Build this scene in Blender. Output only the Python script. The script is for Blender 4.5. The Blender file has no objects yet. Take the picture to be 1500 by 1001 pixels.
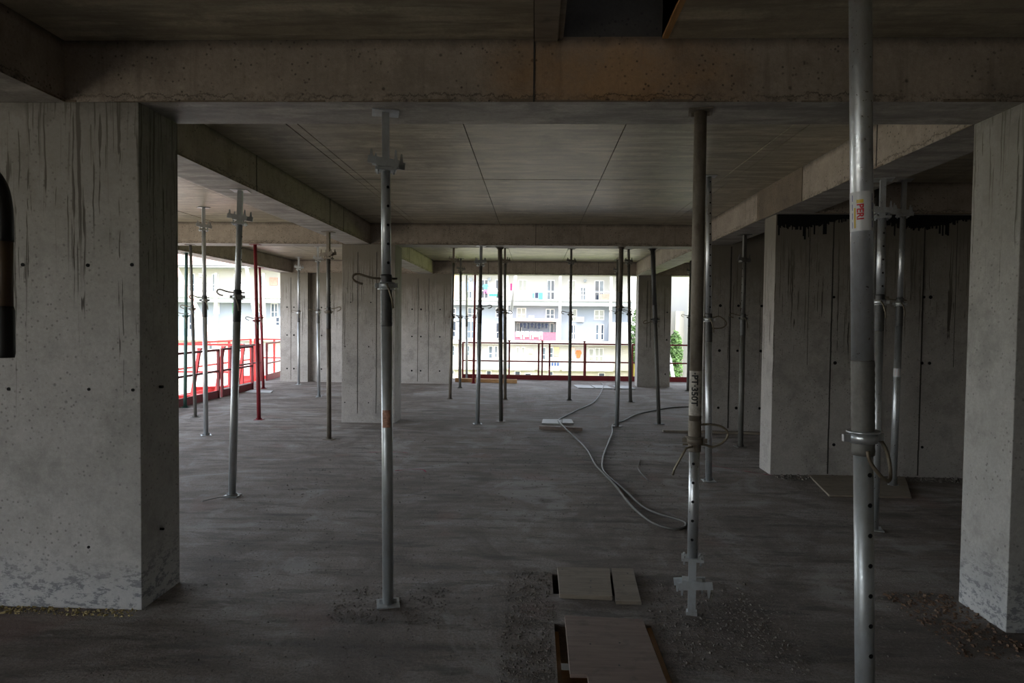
import bpy, bmesh, math, random
from mathutils import Vector, Matrix, Quaternion
random.seed(7)
sc = bpy.context.scene
C = sc.collection
PI = math.pi

# ------------------------------------------------------------------ camera
cam_d = bpy.data.cameras.new('camera'); cam = bpy.data.objects.new('camera', cam_d); C.objects.link(cam)
F_PX = 967.88; H_CAM = 1.65
PITCH, YAW, ROLL = 0.0318, 0.0341, 0.0111
fw = Vector((-math.sin(YAW)*math.cos(PITCH), math.cos(YAW)*math.cos(PITCH), -math.sin(PITCH)))
rt = fw.cross(Vector((0, 0, 1))).normalized(); up = rt.cross(fw)
rt2 = rt*math.cos(ROLL) + up*math.sin(ROLL); up2 = up*math.cos(ROLL) - rt*math.sin(ROLL)
M = Matrix((rt2, up2, -fw)).transposed().to_4x4(); M.translation = (0, 0, H_CAM)
cam.matrix_world = M
cam_d.sensor_width = 36; cam_d.lens = 36*F_PX/1500; cam_d.clip_start = 0.05; cam_d.clip_end = 600
cam_d.dof.use_dof = False
sc.camera = cam

# ------------------------------------------------------------------ world, sun, exposure
w = bpy.data.worlds.new('sky'); sc.world = w; w.use_nodes = True
nt = w.node_tree; nt.nodes.clear()
sky = nt.nodes.new('ShaderNodeTexSky'); sky.sky_type = 'NISHITA'; sky.sun_disc = False
sky.sun_elevation = math.radians(48); sky.sun_rotation = math.radians(160); sky.dust_density = 2.0; sky.air_density = 1.0
bg = nt.nodes.new('ShaderNodeBackground'); bg.inputs['Strength'].default_value = 0.62
ow = nt.nodes.new('ShaderNodeOutputWorld')
hs = nt.nodes.new('ShaderNodeHueSaturation'); hs.inputs['Saturation'].default_value = 0.45      # hazy, half overcast sky
nt.links.new(sky.outputs[0], hs.inputs['Color']); nt.links.new(hs.outputs[0], bg.inputs[0]); nt.links.new(bg.outputs[0], ow.inputs[0])
sun_d = bpy.data.lights.new('sun', 'SUN'); sun_d.energy = 1.1; sun_d.angle = math.radians(0.6); sun_d.color = (1.0, 0.95, 0.87)
sun = bpy.data.objects.new('sun', sun_d); C.objects.link(sun)
sun_dir = Vector((0.30, -0.72, 0.86)).normalized()          # towards the sun: high, behind the camera
sun.rotation_mode = 'QUATERNION'; sun.rotation_quaternion = sun_dir.to_track_quat('Z', 'Y')
sc.view_settings.view_transform = 'Standard'; sc.view_settings.look = 'None'
sc.view_settings.exposure = 0.74; sc.view_settings.gamma = 1.0; sc.view_settings.use_curve_mapping = False
sc.cycles.max_bounces = 10; sc.cycles.diffuse_bounces = 6; sc.cycles.glossy_bounces = 3; sc.cycles.sample_clamp_indirect = 6

# ------------------------------------------------------------------ materials
def new_mat(name):
    m = bpy.data.materials.new(name); m.use_nodes = True
    return m, m.node_tree, m.node_tree.nodes['Principled BSDF']
def N(t, kind, **kw):
    n = t.nodes.new(kind)
    for k, v in kw.items(): setattr(n, k, v)
    return n
def lk(t, a, b): t.links.new(a, b)
def mapr(t, src, lo, hi, a=0.0, b=1.0):
    n = N(t, 'ShaderNodeMapRange'); n.inputs[1].default_value = lo; n.inputs[2].default_value = hi
    n.inputs[3].default_value = a; n.inputs[4].default_value = b; lk(t, src, n.inputs[0]); return n.outputs[0]
def math_n(t, op, a, b=None):
    n = N(t, 'ShaderNodeMath', operation=op)
    for i, s in enumerate((a, b)):
        if s is None: continue
        if isinstance(s, (int, float)): n.inputs[i].default_value = s
        else: lk(t, s, n.inputs[i])
    return n.outputs[0]
def noise(t, vec, scale, detail=6, rough=0.6, dim=(1, 1, 1), off=(0, 0, 0)):
    mp = N(t, 'ShaderNodeMapping'); mp.inputs['Scale'].default_value = dim; mp.inputs['Location'].default_value = off
    lk(t, vec, mp.inputs['Vector'])
    n = N(t, 'ShaderNodeTexNoise'); n.inputs['Scale'].default_value = scale; n.inputs['Detail'].default_value = detail
    n.inputs['Roughness'].default_value = rough; lk(t, mp.outputs[0], n.inputs['Vector']); return n.outputs['Fac']
def mix(t, fac, a, b, mode='MIX'):
    n = N(t, 'ShaderNodeMix', data_type='RGBA', blend_type=mode)
    if isinstance(fac, (int, float)): n.inputs[0].default_value = fac
    else: lk(t, fac, n.inputs[0])
    for i, s in ((6, a), (7, b)):
        if isinstance(s, tuple): n.inputs[i].default_value = (*s, 1)
        else: lk(t, s, n.inputs[i])
    return n.outputs[2]

def concrete(name, c1, c2, drips=None, streak=None, rough=0.85, pit=0.35, honey=False, bump=0.25, stain=None, pitsc=9, edge=None, grime=0.0):
    """cast concrete: mottled, pitted; drips = height below which run-off stains fade out"""
    m, t, b = new_mat(name)
    pos = N(t, 'ShaderNodeNewGeometry').outputs['Position']
    v2 = N(t, 'ShaderNodeTexVoronoi'); v2.inputs['Scale'].default_value = 31; lk(t, pos, v2.inputs['Vector'])
    big = noise(t, pos, 1.1, 5, 0.6); mid = noise(t, pos, 6, 8, 0.7, off=(3, 1, 2))
    col = mix(t, mapr(t, big, 0.3, 0.7), c1, c2)
    col = mix(t, mapr(t, mid, 0.35, 0.75, 0.0, 0.55), col, tuple(x*0.62 for x in c1))
    if streak:                                   # brush and sheet marks stretched along one axis
        s = noise(t, pos, 3.0, 6, 0.65, dim=streak)
        col = mix(t, mapr(t, s, 0.46, 0.60, 0.0, 0.7), col, tuple(x*0.5 for x in c1))
        s2 = noise(t, pos, 2.1, 5, 0.6, dim=streak, off=(7, 3, 0))
        col = mix(t, mapr(t, s2, 0.5, 0.64, 0.0, 0.5), col, tuple(min(1, x*1.5) for x in c2))
    fine = noise(t, pos, 55, 4, 0.7)
    blot = noise(t, pos, 2.4, 9, 0.76, off=(21, 5, 3)); col = mix(t, mapr(t, blot, 0.50, 0.64, 0.0, 0.8 if streak else 0.6), col, tuple(x*0.5 for x in c1))
    v = N(t, 'ShaderNodeTexVoronoi'); v.inputs['Scale'].default_value = pitsc; lk(t, pos, v.inputs['Vector'])
    gate = mapr(t, noise(t, pos, 2.3, 3, 0.5, off=(9, 9, 9)), 0.47, 0.56)
    pits = math_n(t, 'MULTIPLY', mapr(t, v.outputs['Distance'], 0.04, 0.11, 1.0, 0.0), gate)
    pits = math_n(t, 'MULTIPLY', pits, pit*2)
    col = mix(t, math_n(t, 'MINIMUM', pits, 0.8), col, (0.03, 0.026, 0.022))
    spk = math_n(t, 'MULTIPLY', mapr(t, v2.outputs['Distance'], 0.12, 0.26, 1.0, 0.0), mapr(t, noise(t, pos, 3.1, 5, 0.75, off=(2, 4, 8)), 0.46, 0.54))
    col = mix(t, math_n(t, 'MULTIPLY', spk, min(1.0, pit*2.5)), col, tuple(x*0.25 for x in c1))
    col = mix(t, mapr(t, fine, 0.35, 0.7, 0.0, 0.45), col, tuple(x*0.6 for x in c1))
    sep = N(t, 'ShaderNodeSeparateXYZ'); lk(t, pos, sep.inputs[0])
    if drips:
        zed = sep.outputs[2]
        acc = None
        mpw = N(t, 'ShaderNodeTexNoise'); mpw.inputs['Scale'].default_value = 5.0; lk(t, pos, mpw.inputs['Vector'])
        va = N(t, 'ShaderNodeVectorMath', operation='MULTIPLY_ADD'); lk(t, mpw.outputs['Color'], va.inputs[0]); va.inputs[1].default_value = (0.025, 0.025, 0); lk(t, pos, va.inputs[2]); dpos = va.outputs[0]
        for (fq, th, off_, wz) in ((46, 0.635, 4, 0.7), (27, 0.65, 9, 0.3), (80, 0.64, 2, 1.4), (60, 0.63, 12, 0.8)):
            d = noise(t, dpos, 1.0, 1, 0.4, dim=(fq, fq, wz), off=(off_, off_*1.7, 0))
            ln = noise(t, pos, 1.0, 1, 0.5, dim=(fq*0.35, fq*0.35, 0.0), off=(off_*3, 8, 0))
            zlow = math_n(t, 'SUBTRACT', drips+1.15, math_n(t, 'MULTIPLY', mapr(t, ln, 0.35, 0.7), 2.3))
            zm = mapr(t, math_n(t, 'SUBTRACT', zed, zlow), 0.0, 0.4)
            one = math_n(t, 'MULTIPLY', mapr(t, d, th-0.02, th+0.03), zm)
            acc = one if acc is None else math_n(t, 'MAXIMUM', acc, one)
        col = mix(t, math_n(t, 'MULTIPLY', acc, 0.95), col, (0.035, 0.028, 0.022))
        cap = mapr(t, math_n(t, 'ADD', sep.outputs[2], math_n(t, 'MULTIPLY', mid, 0.5)), drips+0.80, drips+0.98, 0.0, 0.55)
        col = mix(t, cap, col, (0.03, 0.025, 0.018))
    if honey:                                    # rough, honeycombed foot of a pour; tone gets paler towards the bottom
        hv = noise(t, pos, 13, 9, 0.8, dim=(1, 1, 2.0)); zz = math_n(t, 'ADD', sep.outputs[2], math_n(t, 'MULTIPLY', big, 0.5))
        hm = math_n(t, 'MULTIPLY', mapr(t, hv, 0.515, 0.545), mapr(t, zz, 0.36, 0.62, 1.0, 0.0))
        col = mix(t, hm, col, (0.012, 0.012, 0.013))
        lightm = mapr(t, zz, 0.35, 0.65, 0.35, 0.0); col = mix(t, lightm, col, (0.55, 0.56, 0.58))
    if edge:                                     # leaked grout and dirt along the lower and upper arris
        e0, e1 = edge
        wv = noise(t, pos, 7, 8, 0.75, dim=(1, 1, 0.5), off=(3, 3, 3)); z1_ = math_n(t, 'SUBTRACT', sep.outputs[2], math_n(t, 'MULTIPLY', math_n(t, 'SUBTRACT', wv, 0.5), 0.16))
        crack = math_n(t, 'MULTIPLY', mapr(t, math_n(t, 'ABSOLUTE', math_n(t, 'SUBTRACT', z1_, e0+0.035)), 0.0, 0.006, 1.0, 0.0), mapr(t, noise(t, pos, 1.7, 2, 0.5, off=(6, 6, 6)), 0.42, 0.5))
        low_ = math_n(t, 'MULTIPLY', mapr(t, z1_, e0, e0+0.06, 1.0, 0.0), mapr(t, noise(t, pos, 22, 6, 0.8), 0.48, 0.6))
        hi_ = mapr(t, math_n(t, 'ADD', sep.outputs[2], math_n(t, 'MULTIPLY', wv, 0.08)), e1-0.01, e1+0.04, 0.0, 0.8)
        col = mix(t, math_n(t, 'MULTIPLY', math_n(t, 'MAXIMUM', crack, math_n(t, 'MAXIMUM', low_, hi_)), 0.85), col, (0.035, 0.027, 0.02))
        runs = noise(t, pos, 1.0, 3, 0.6, dim=(16, 16, 1.3), off=(1, 1, 1)); col = mix(t, mapr(t, runs, 0.56, 0.72, 0.0, 0.5), col, tuple(x*0.5 for x in c1))
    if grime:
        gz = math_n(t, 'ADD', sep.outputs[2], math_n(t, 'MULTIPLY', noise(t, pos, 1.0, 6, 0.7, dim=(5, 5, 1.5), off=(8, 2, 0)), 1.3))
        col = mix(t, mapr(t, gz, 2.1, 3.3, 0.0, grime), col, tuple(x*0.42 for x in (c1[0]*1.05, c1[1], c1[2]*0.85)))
    if stain:
        (sx, sz, rx, rz, scol) = stain
        a = math_n(t, 'DIVIDE', math_n(t, 'SUBTRACT', sep.outputs[0], sx), rx); bz = math_n(t, 'DIVIDE', math_n(t, 'SUBTRACT', sep.outputs[2], sz), rz)
        r2 = math_n(t, 'ADD', math_n(t, 'MULTIPLY', a, a), math_n(t, 'MULTIPLY', bz, bz))
        r2 = math_n(t, 'ADD', r2, math_n(t, 'MULTIPLY', mid, 1.4))
        col = mix(t, mapr(t, r2, 0.7, 1.8, 0.75, 0.0), col, scol, 'MULTIPLY')
    lk(t, col, b.inputs['Base Color']); b.inputs['Roughness'].default_value = rough
    h = math_n(t, 'SUBTRACT', math_n(t, 'ADD', math_n(t, 'MULTIPLY', mid, 0.6), math_n(t, 'MULTIPLY', fine, 0.35)), pits)
    bp = N(t, 'ShaderNodeBump'); bp.inputs['Strength'].default_value = bump; bp.inputs['Distance'].default_value = 0.02
    lk(t, h, bp.inputs['Height']); lk(t, bp.outputs[0], b.inputs['Normal'])
    return m

WARM1, WARM2 = (0.37, 0.31, 0.25), (0.50, 0.42, 0.34)
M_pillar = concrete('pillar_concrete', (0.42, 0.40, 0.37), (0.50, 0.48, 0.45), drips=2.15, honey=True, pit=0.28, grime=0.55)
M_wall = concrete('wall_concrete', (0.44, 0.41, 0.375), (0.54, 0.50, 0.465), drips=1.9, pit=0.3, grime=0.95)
M_beam = concrete('beam_concrete', WARM1, WARM2, pit=0.4, bump=0.35, edge=(2.825, 3.158))
M_beam_front = concrete('stained_beam_concrete', WARM1, WARM2, pit=0.4, bump=0.4, edge=(2.825, 3.158), stain=(0.42, 2.95, 0.75, 0.35, (0.95, 0.60, 0.25)))
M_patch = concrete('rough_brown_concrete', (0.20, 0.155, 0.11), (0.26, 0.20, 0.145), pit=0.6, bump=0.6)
M_ceil = concrete('slab_soffit', (0.36, 0.31, 0.225), (0.48, 0.435, 0.33), streak=(0.7, 4.5, 1), rough=0.42, pit=0.05, bump=0.12)
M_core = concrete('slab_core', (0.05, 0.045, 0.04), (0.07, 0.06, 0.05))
M_under = concrete('beam_soffit', (0.34, 0.31, 0.275), (0.43, 0.40, 0.36), streak=(0.8, 3.0, 1), rough=0.6, pit=0.1, bump=0.2)

def floor_mat():
    m, t, b = new_mat('dusty_screed'); pos = N(t, 'ShaderNodeNewGeometry').outputs['Position']
    big = noise(t, pos, 0.7, 6, 0.62); brush = noise(t, pos, 2.2, 7, 0.7, dim=(0.5, 2.6, 1)); grit = noise(t, pos, 62, 5, 0.8)
    mid = noise(t, pos, 5, 8, 0.72)
    col = mix(t, mapr(t, big, 0.35, 0.65), (0.30, 0.247, 0.21), (0.45, 0.40, 0.36))
    col = mix(t, mapr(t, brush, 0.42, 0.62, 0.0, 0.75), col, (0.17, 0.138, 0.115))
    col = mix(t, mapr(t, mid, 0.52, 0.75, 0.0, 0.6), col, (0.52, 0.49, 0.46))
    col = mix(t, mapr(t, grit, 0.42, 0.62, 0.0, 0.6), col, (0.12, 0.103, 0.09))
    # dark formwork-joint lines pressed in the screed, across and along
    sep = N(t, 'ShaderNodeSeparateXYZ'); lk(t, pos, sep.inputs[0])
    wob = math_n(t, 'MULTIPLY', math_n(t, 'SUBTRACT', mid, 0.5), 0.12)
    yy = math_n(t, 'ADD', sep.outputs[1], wob); fr = math_n(t, 'ABSOLUTE', math_n(t, 'SUBTRACT', math_n(t, 'FRACT', math_n(t, 'DIVIDE', yy, 2.17)), 0.5))
    line = math_n(t, 'MULTIPLY', mapr(t, fr, 0.0, 0.02, 1.0, 0.0), mapr(t, noise(t, pos, 1.3, 2, 0.5, off=(5, 0, 0)), 0.45, 0.55))
    col = mix(t, math_n(t, 'MULTIPLY', line, 0.6), col, (0.05, 0.04, 0.035))
    sw = N(t, 'ShaderNodeTexNoise'); sw.inputs['Scale'].default_value = 0.9; sw.inputs['Detail'].default_value = 8; sw.inputs['Distortion'].default_value = 1.6; sw.inputs['Roughness'].default_value = 0.62; lk(t, pos, sw.inputs['Vector'])
    col = mix(t, mapr(t, sw.outputs['Fac'], 0.50, 0.60, 0.0, 0.55), col, (0.14, 0.112, 0.092))
    col = mix(t, mapr(t, sw.outputs['Fac'], 0.36, 0.44, 0.45, 0.0), col, (0.50, 0.475, 0.45))
    sw2 = noise(t, pos, 3.6, 9, 0.75, dim=(0.45, 1.6, 1), off=(2, 17, 0)); col = mix(t, mapr(t, sw2, 0.53, 0.6, 0.0, 0.6), col, (0.10, 0.086, 0.075))
    red = mapr(t, noise(t, pos, 1.4, 3, 0.5, off=(11, 4, 0)), 0.62, 0.7, 0.0, 0.35); col = mix(t, red, col, (0.30, 0.18, 0.155))
    lk(t, col, b.inputs['Base Color']); b.inputs['Roughness'].default_value = 0.82; b.inputs['Specular IOR Level'].default_value = 0.35
    h = math_n(t, 'ADD', math_n(t, 'MULTIPLY', grit, 0.75), math_n(t, 'ADD', math_n(t, 'MULTIPLY', mid, 1.3), math_n(t, 'MULTIPLY', brush, 0.8)))
    bp = N(t, 'ShaderNodeBump'); bp.inputs['Strength'].default_value = 1.0; bp.inputs['Distance'].default_value = 0.03
    lk(t, h, bp.inputs['Height']); lk(t, bp.outputs[0], b.inputs['Normal']); return m
M_floor = floor_mat()

def metal(name, c, c2, rough=0.45, met=0.75, blotch=0.5):
    m, t, b = new_mat(name); pos = N(t, 'ShaderNodeTexCoord').outputs['Object']
    n1 = noise(t, pos, 14, 5, 0.7, dim=(1, 1, 0.4)); n2 = noise(t, pos, 70, 3, 0.6)
    col = mix(t, mapr(t, n1, 0.4, 0.68, 0.0, blotch), c, c2)
    lk(t, col, b.inputs['Base Color']); b.inputs['Metallic'].default_value = met
    lk(t, mapr(t, n2, 0.3, 0.7, rough-0.1, rough+0.15), b.inputs['Roughness']); return m
M_galv = metal('galvanised_steel', (0.56, 0.59, 0.61), (0.32, 0.31, 0.28), 0.42, 0.7)
M_bright = metal('bright_galvanised_steel', (0.70, 0.73, 0.76), (0.42, 0.40, 0.37), 0.36, 0.85, 0.55)
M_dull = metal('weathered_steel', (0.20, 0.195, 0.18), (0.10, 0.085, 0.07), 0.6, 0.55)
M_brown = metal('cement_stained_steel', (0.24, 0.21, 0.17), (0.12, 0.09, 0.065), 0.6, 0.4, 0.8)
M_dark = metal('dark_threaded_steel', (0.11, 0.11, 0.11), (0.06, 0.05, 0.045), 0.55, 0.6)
M_redp = metal('shaded_red_painted_steel', (0.20, 0.014, 0.020), (0.11, 0.014, 0.014), 0.5, 0.1, 0.6)  # darkened red: the shaded side of the barriers is put into the colour
M_redb = metal('sunlit_red_painted_steel', (0.62, 0.035, 0.035), (0.40, 0.04, 0.03), 0.5, 0.05, 0.4)  # lit copy of the red paint, sunlight put into the colour
M_green = metal('green_painted_steel', (0.05, 0.12, 0.10), (0.05, 0.06, 0.05), 0.5, 0.2)
M_hook = metal('rusty_rod', (0.22, 0.19, 0.14), (0.12, 0.08, 0.05), 0.5, 0.6, 0.7)

def plain(name, c, rough=0.7, met=0.0, var=0.15, sc_=4.0):
    m, t, b = new_mat(name); pos = N(t, 'ShaderNodeTexCoord').outputs['Object']
    n1 = noise(t, pos, sc_, 4, 0.6)
    lk(t, mix(t, mapr(t, n1, 0.3, 0.7, 0.0, 1.0), tuple(x*(1-var) for x in c), tuple(min(1, x*(1+var)) for x in c)), b.inputs['Base Color'])
    b.inputs['Roughness'].default_value = rough; b.inputs['Metallic'].default_value = met; return m
def wood(name, c1, c2, axis=(1, 9, 9)):
    m, t, b = new_mat(name); pos = N(t, 'ShaderNodeNewGeometry').outputs['Position']
    g = noise(t, pos, 4, 6, 0.6, dim=axis); k = noise(t, pos, 9, 4, 0.6)
    col = mix(t, mapr(t, g, 0.35, 0.65), c1, c2); col = mix(t, mapr(t, k, 0.55, 0.75, 0, 0.5), col, tuple(x*0.4 for x in c1))
    lk(t, col, b.inputs['Base Color']); b.inputs['Roughness'].default_value = 0.75; return m
M_hole = plain('hole_black', (0.004, 0.004, 0.004), 0.95)
M_plank = wood('orange_timber', (0.42, 0.22, 0.09), (0.58, 0.34, 0.16))
M_ply = wood('formwork_ply', (0.20, 0.165, 0.125), (0.27, 0.225, 0.175))
M_plyred = wood('reddish_formwork_ply', (0.20, 0.145, 0.12), (0.26, 0.20, 0.165))
M_lining = wood('yellow_timber_lining', (0.36, 0.19, 0.07), (0.46, 0.27, 0.11), (9, 1, 9))
M_plate = plain('pale_fibre_board', (0.38, 0.38, 0.37), 0.6)
M_hose = plain('grey_hose', (0.10, 0.095, 0.085), 0.55)
M_black = plain('black_rubber', (0.012, 0.010, 0.009), 0.6)
M_tan = plain('worn_brown_grip', (0.09, 0.055, 0.03), 0.6)
M_stone = plain('loose_gravel', (0.16, 0.14, 0.12), 0.9, var=0.4, sc_=20)
M_leaf_litter = plain('brown_litter', (0.12, 0.07, 0.04), 0.8, var=0.4, sc_=20)
M_foam = plain('yellow_foam_crumbs', (0.42, 0.34, 0.16), 0.8, var=0.3, sc_=20)
M_sticker = plain('white_sticker', (0.62, 0.62, 0.62), 0.4, var=0.05)
M_stred = plain('sticker_red', (0.55, 0.02, 0.03), 0.4, var=0.05)
M_styel = plain('sticker_yellow', (0.65, 0.45, 0.05), 0.4, var=0.05)
M_stblue = plain('sticker_blue', (0.08, 0.10, 0.28), 0.4, var=0.05)
M_whitep = plain('worn_white_paint', (0.42, 0.38, 0.33), 0.6, var=0.35, sc_=40)
M_marker = plain('black_marker', (0.02, 0.02, 0.02), 0.6)
M_pinkp = plain('pink_marking_paint', (0.35, 0.03, 0.08), 0.7)
M_fwhite = plain('white_render', (0.44, 0.43, 0.41), 0.8, var=0.03, sc_=0.3)
M_fcream = plain('cream_render', (0.42, 0.40, 0.36), 0.8, var=0.05, sc_=0.4)
M_fblue = plain('shaded_render', (0.255, 0.29, 0.34), 0.8, var=0.06, sc_=0.4)  # bluish shade of the facade recess put into the colour
M_fgrey = plain('grey_band_render', (0.30, 0.33, 0.34), 0.8, var=0.06, sc_=0.5)
M_frame = plain('white_window_frame', (0.62, 0.62, 0.62), 0.5, var=0.02)
M_pane = plain('window_pane', (0.09, 0.12, 0.15), 0.15, var=0.35, sc_=0.8)
M_paned = plain('dark_window_pane', (0.03, 0.045, 0.07), 0.12, var=0.35, sc_=0.8)
M_panel_ = plain('curtained_pane', (0.28, 0.29, 0.26), 0.3, var=0.15, sc_=1.5)
M_tile = plain('roof_tile', (0.62, 0.42, 0.38), 0.8, var=0.25, sc_=1.5)
M_railg = plain('grey_balcony_rail', (0.35, 0.38, 0.42), 0.5)
M_ac = plain('air_conditioner_white', (0.82, 0.82, 0.80), 0.5, var=0.02)
M_grass = plain('grass_ground', (0.36, 0.46, 0.06), 0.9, var=0.35, sc_=0.3)
M_earth = plain('pale_site_earth', (0.50, 0.45, 0.35), 0.9, var=0.2, sc_=0.5)
M_deck = plain('pale_concrete_deck', (0.55, 0.52, 0.45), 0.85, var=0.12, sc_=0.8)
M_pinkw = plain('pale_pink_steel', (0.78, 0.55, 0.50), 0.5, var=0.08)
M_leaf = plain('tree_leaves', (0.06, 0.12, 0.03), 0.7, var=0.5, sc_=1.0)
M_bark = plain('bark', (0.12, 0.09, 0.06), 0.9)
M_yel = plain('yellow_render', (0.80, 0.66, 0.16), 0.8, var=0.05, sc_=0.4)
M_salmon = plain('salmon_brick', (0.55, 0.30, 0.24), 0.8, var=0.1)
def cloth(n, c): return plain(n, c, 0.85, var=0.12, sc_=3.0)

# ------------------------------------------------------------------ mesh helpers
class MB:
    def __init__(s): s.v = []; s.f = []; s.sm = []
    def quadbox(s, p, ids=((0,3,2,1),(4,5,6,7),(0,1,5,4),(1,2,6,5),(2,3,7,6),(3,0,4,7))):
        o = len(s.v); s.v += [tuple(q) for q in p]; s.f += [tuple(o+i for i in q) for q in ids]; s.sm += [False]*len(ids); return s
    def box(s, x0, x1, y0, y1, z0, z1):
        return s.quadbox([(x0,y0,z0),(x1,y0,z0),(x1,y1,z0),(x0,y1,z0),(x0,y0,z1),(x1,y0,z1),(x1,y1,z1),(x0,y1,z1)])
    def bar(s, p0, p1, wdt, hgt, upv=(0, 0, 1)):
        p0, p1 = Vector(p0), Vector(p1); d = (p1-p0).normalized(); u = Vector(upv)
        if abs(d.dot(u)) > 0.98: u = Vector((0, 1, 0))
        r = d.cross(u).normalized()*wdt/2; u = r.cross(d).normalized()*hgt/2
        return s.quadbox([p0-r-u, p0+r-u, p1+r-u, p1-r-u, p0-r+u, p0+r+u, p1+r+u, p1-r+u])
    def tube(s, pts, r, n=10, caps=True):
        pts = [Vector(p) for p in pts]; o = len(s.v); prev = None
        for i, p in enumerate(pts):
            d = (pts[min(i+1, len(pts)-1)]-pts[max(i-1, 0)]).normalized()
            if prev is None:
                a = d.orthogonal().normalized() if abs(d.z) < 0.99 else Vector((1, 0, 0))
            else: a = (prev-d*prev.dot(d)).normalized()
            prev = a; b = d.cross(a); rr = r[i] if isinstance(r, (list, tuple)) else r
            for k in range(n):
                t = 2*PI*k/n; s.v.append(tuple(p+a*math.cos(t)*rr+b*math.sin(t)*rr))
        for i in range(len(pts)-1):
            for k in range(n):
                k2 = (k+1) % n; s.f.append((o+i*n+k, o+i*n+k2, o+(i+1)*n+k2, o+(i+1)*n+k)); s.sm.append(True)
        if caps:
            s.f.append(tuple(o+k for k in range(n))[::-1]); s.sm.append(False)
            e = o+(len(pts)-1)*n; s.f.append(tuple(e+k for k in range(n))); s.sm.append(False)
        return s
    def cyl(s, p0, p1, r, n=16): return s.tube([p0, p1], r, n)
    def poly(s, pts2, z0, z1):
        n = len(pts2); o = len(s.v)
        s.v += [(x, y, z0) for x, y in pts2]+[(x, y, z1) for x, y in pts2]
        s.f.append(tuple(o+i for i in range(n))[::-1]); s.f.append(tuple(o+n+i for i in range(n)))
        for i in range(n): s.f.append((o+i, o+(i+1) % n, o+n+(i+1) % n, o+n+i))
        s.sm += [False]*(n+2); return s
    def mesh(s, name, mat):
        me = bpy.data.meshes.new(name); me.from_pydata(s.v, [], s.f); me.polygons.foreach_set('use_smooth', s.sm)
        me.materials.append(mat); me.update(); return me
    def build(s, name, mat, parent=None, loc=None, bevel=0.0):
        o = bpy.data.objects.new(name, s.mesh(name, mat)); C.objects.link(o)
        if loc: o.location = loc
        if parent: o.parent = parent
        if bevel:
            bv = o.modifiers.new('bevel', 'BEVEL'); bv.width = bevel; bv.segments = 2; bv.limit_method = 'ANGLE'
        return o
def tag(o, label=None, cat=None, group=None, kind=None):
    if label: o['label'] = label
    if cat: o['category'] = cat
    if group: o['group'] = group
    if kind: o['kind'] = kind
    return o
def empty(name, loc=(0, 0, 0)):
    o = bpy.data.objects.new(name, None); C.objects.link(o); o.location = loc; o.empty_display_size = 0.1; return o
def local(mb, org):          # move a mesh built in world coordinates to local ones
    mb.v = [(x-org[0], y-org[1], z-org[2]) for x, y, z in mb.v]; return mb

def smooth_path(pts, n=5):
    out = []
    P = [Vector(p_) for p_ in pts]
    for i in range(len(P)-1):
        a, b, c, d = P[max(i-1, 0)], P[i], P[i+1], P[min(i+2, len(P)-1)]
        for k in range(n):
            t = k/n; out.append(0.5*((2*b)+(c-a)*t+(2*a-5*b+4*c-d)*t*t+(3*b-a-3*c+d)*t**3))
    out.append(P[-1]); return out

# ------------------------------------------------------------------ the storey: key sizes
B, S = 2.825, 3.158                    # beam soffit, slab soffit
YF, YFB, YM, YMB, YT, YTB = 3.592, 3.991, 10.361, 10.75, 16.90, 17.29
XL, XLL, XR, XRR = -2.601, -3.0, 2.553, 2.95
XE, XEE = -6.28, -6.66                 # edge beam on the open left side
Y0, YEND = -6.0, 18.52
TH = 0.22
def struct(name, mb, mat, label, cat, parent=None, bevel=0.0):
    o = mb.build(name, mat, parent, bevel=bevel)
    if parent is None: tag(o, label, cat, kind='structure')
    return o
# floor: with the covered openings cut out
HX0, HX1, HY0, HY1 = 0.126, 0.652, 2.30, 3.56
GX0, GX1, GY0, GY1 = 0.132, 0.60, 3.95, 4.26
m = MB()
for r in [(XE-0.2, HX0, Y0, HY1), (HX1, 9.0, Y0, HY1), (HX0, HX1, Y0, HY0), (XE-0.2, 9.0, HY1, GY0),
          (XE-0.2, GX0, GY0, GY1), (GX1, 9.0, GY0, GY1), (XE-0.2, 9.0, GY1, YEND), (-7.25, XE-0.2, 14.95, YEND)]:
    m.box(r[0], r[1], r[2], r[3], -TH, 0)
floor = struct('floor', m, M_floor, 'dusty dark grey concrete floor slab with brush marks and grit', 'floor')
# storey below, seen only through the openings
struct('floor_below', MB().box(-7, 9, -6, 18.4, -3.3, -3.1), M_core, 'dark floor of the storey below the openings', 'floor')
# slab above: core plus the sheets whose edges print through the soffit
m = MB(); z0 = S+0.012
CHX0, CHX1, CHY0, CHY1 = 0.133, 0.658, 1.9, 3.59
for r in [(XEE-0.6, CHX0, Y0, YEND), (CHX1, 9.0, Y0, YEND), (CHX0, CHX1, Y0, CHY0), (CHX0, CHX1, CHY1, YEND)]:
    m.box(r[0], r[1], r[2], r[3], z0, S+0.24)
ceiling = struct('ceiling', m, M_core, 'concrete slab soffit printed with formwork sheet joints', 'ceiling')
def sheets(xs, ys, skip=None):
    g = 0.004
    for i in range(len(xs)-1):
        for j in range(len(ys)-1):
            x0, x1, y0, y1 = xs[i]+g, xs[i+1]-g, ys[j]+g, ys[j+1]-g
            if skip and x1 > skip[0] and x0 < skip[1] and y1 > skip[2] and y0 < skip[3]: continue
            dz = random.uniform(-0.002, 0.002)
            MB().box(x0, x1, y0, y1, S+dz, S+0.0115).build('panel', M_ceil, ceiling)
CX = [XL, -1.95, -1.86, -0.568, 0.679, 1.94, 2.06, XR]
sheets(CX, [YFB, 4.62, 7.118, 9.62, YM])
sheets(CX, [YMB, 12.2, 14.7, YT])
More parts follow.
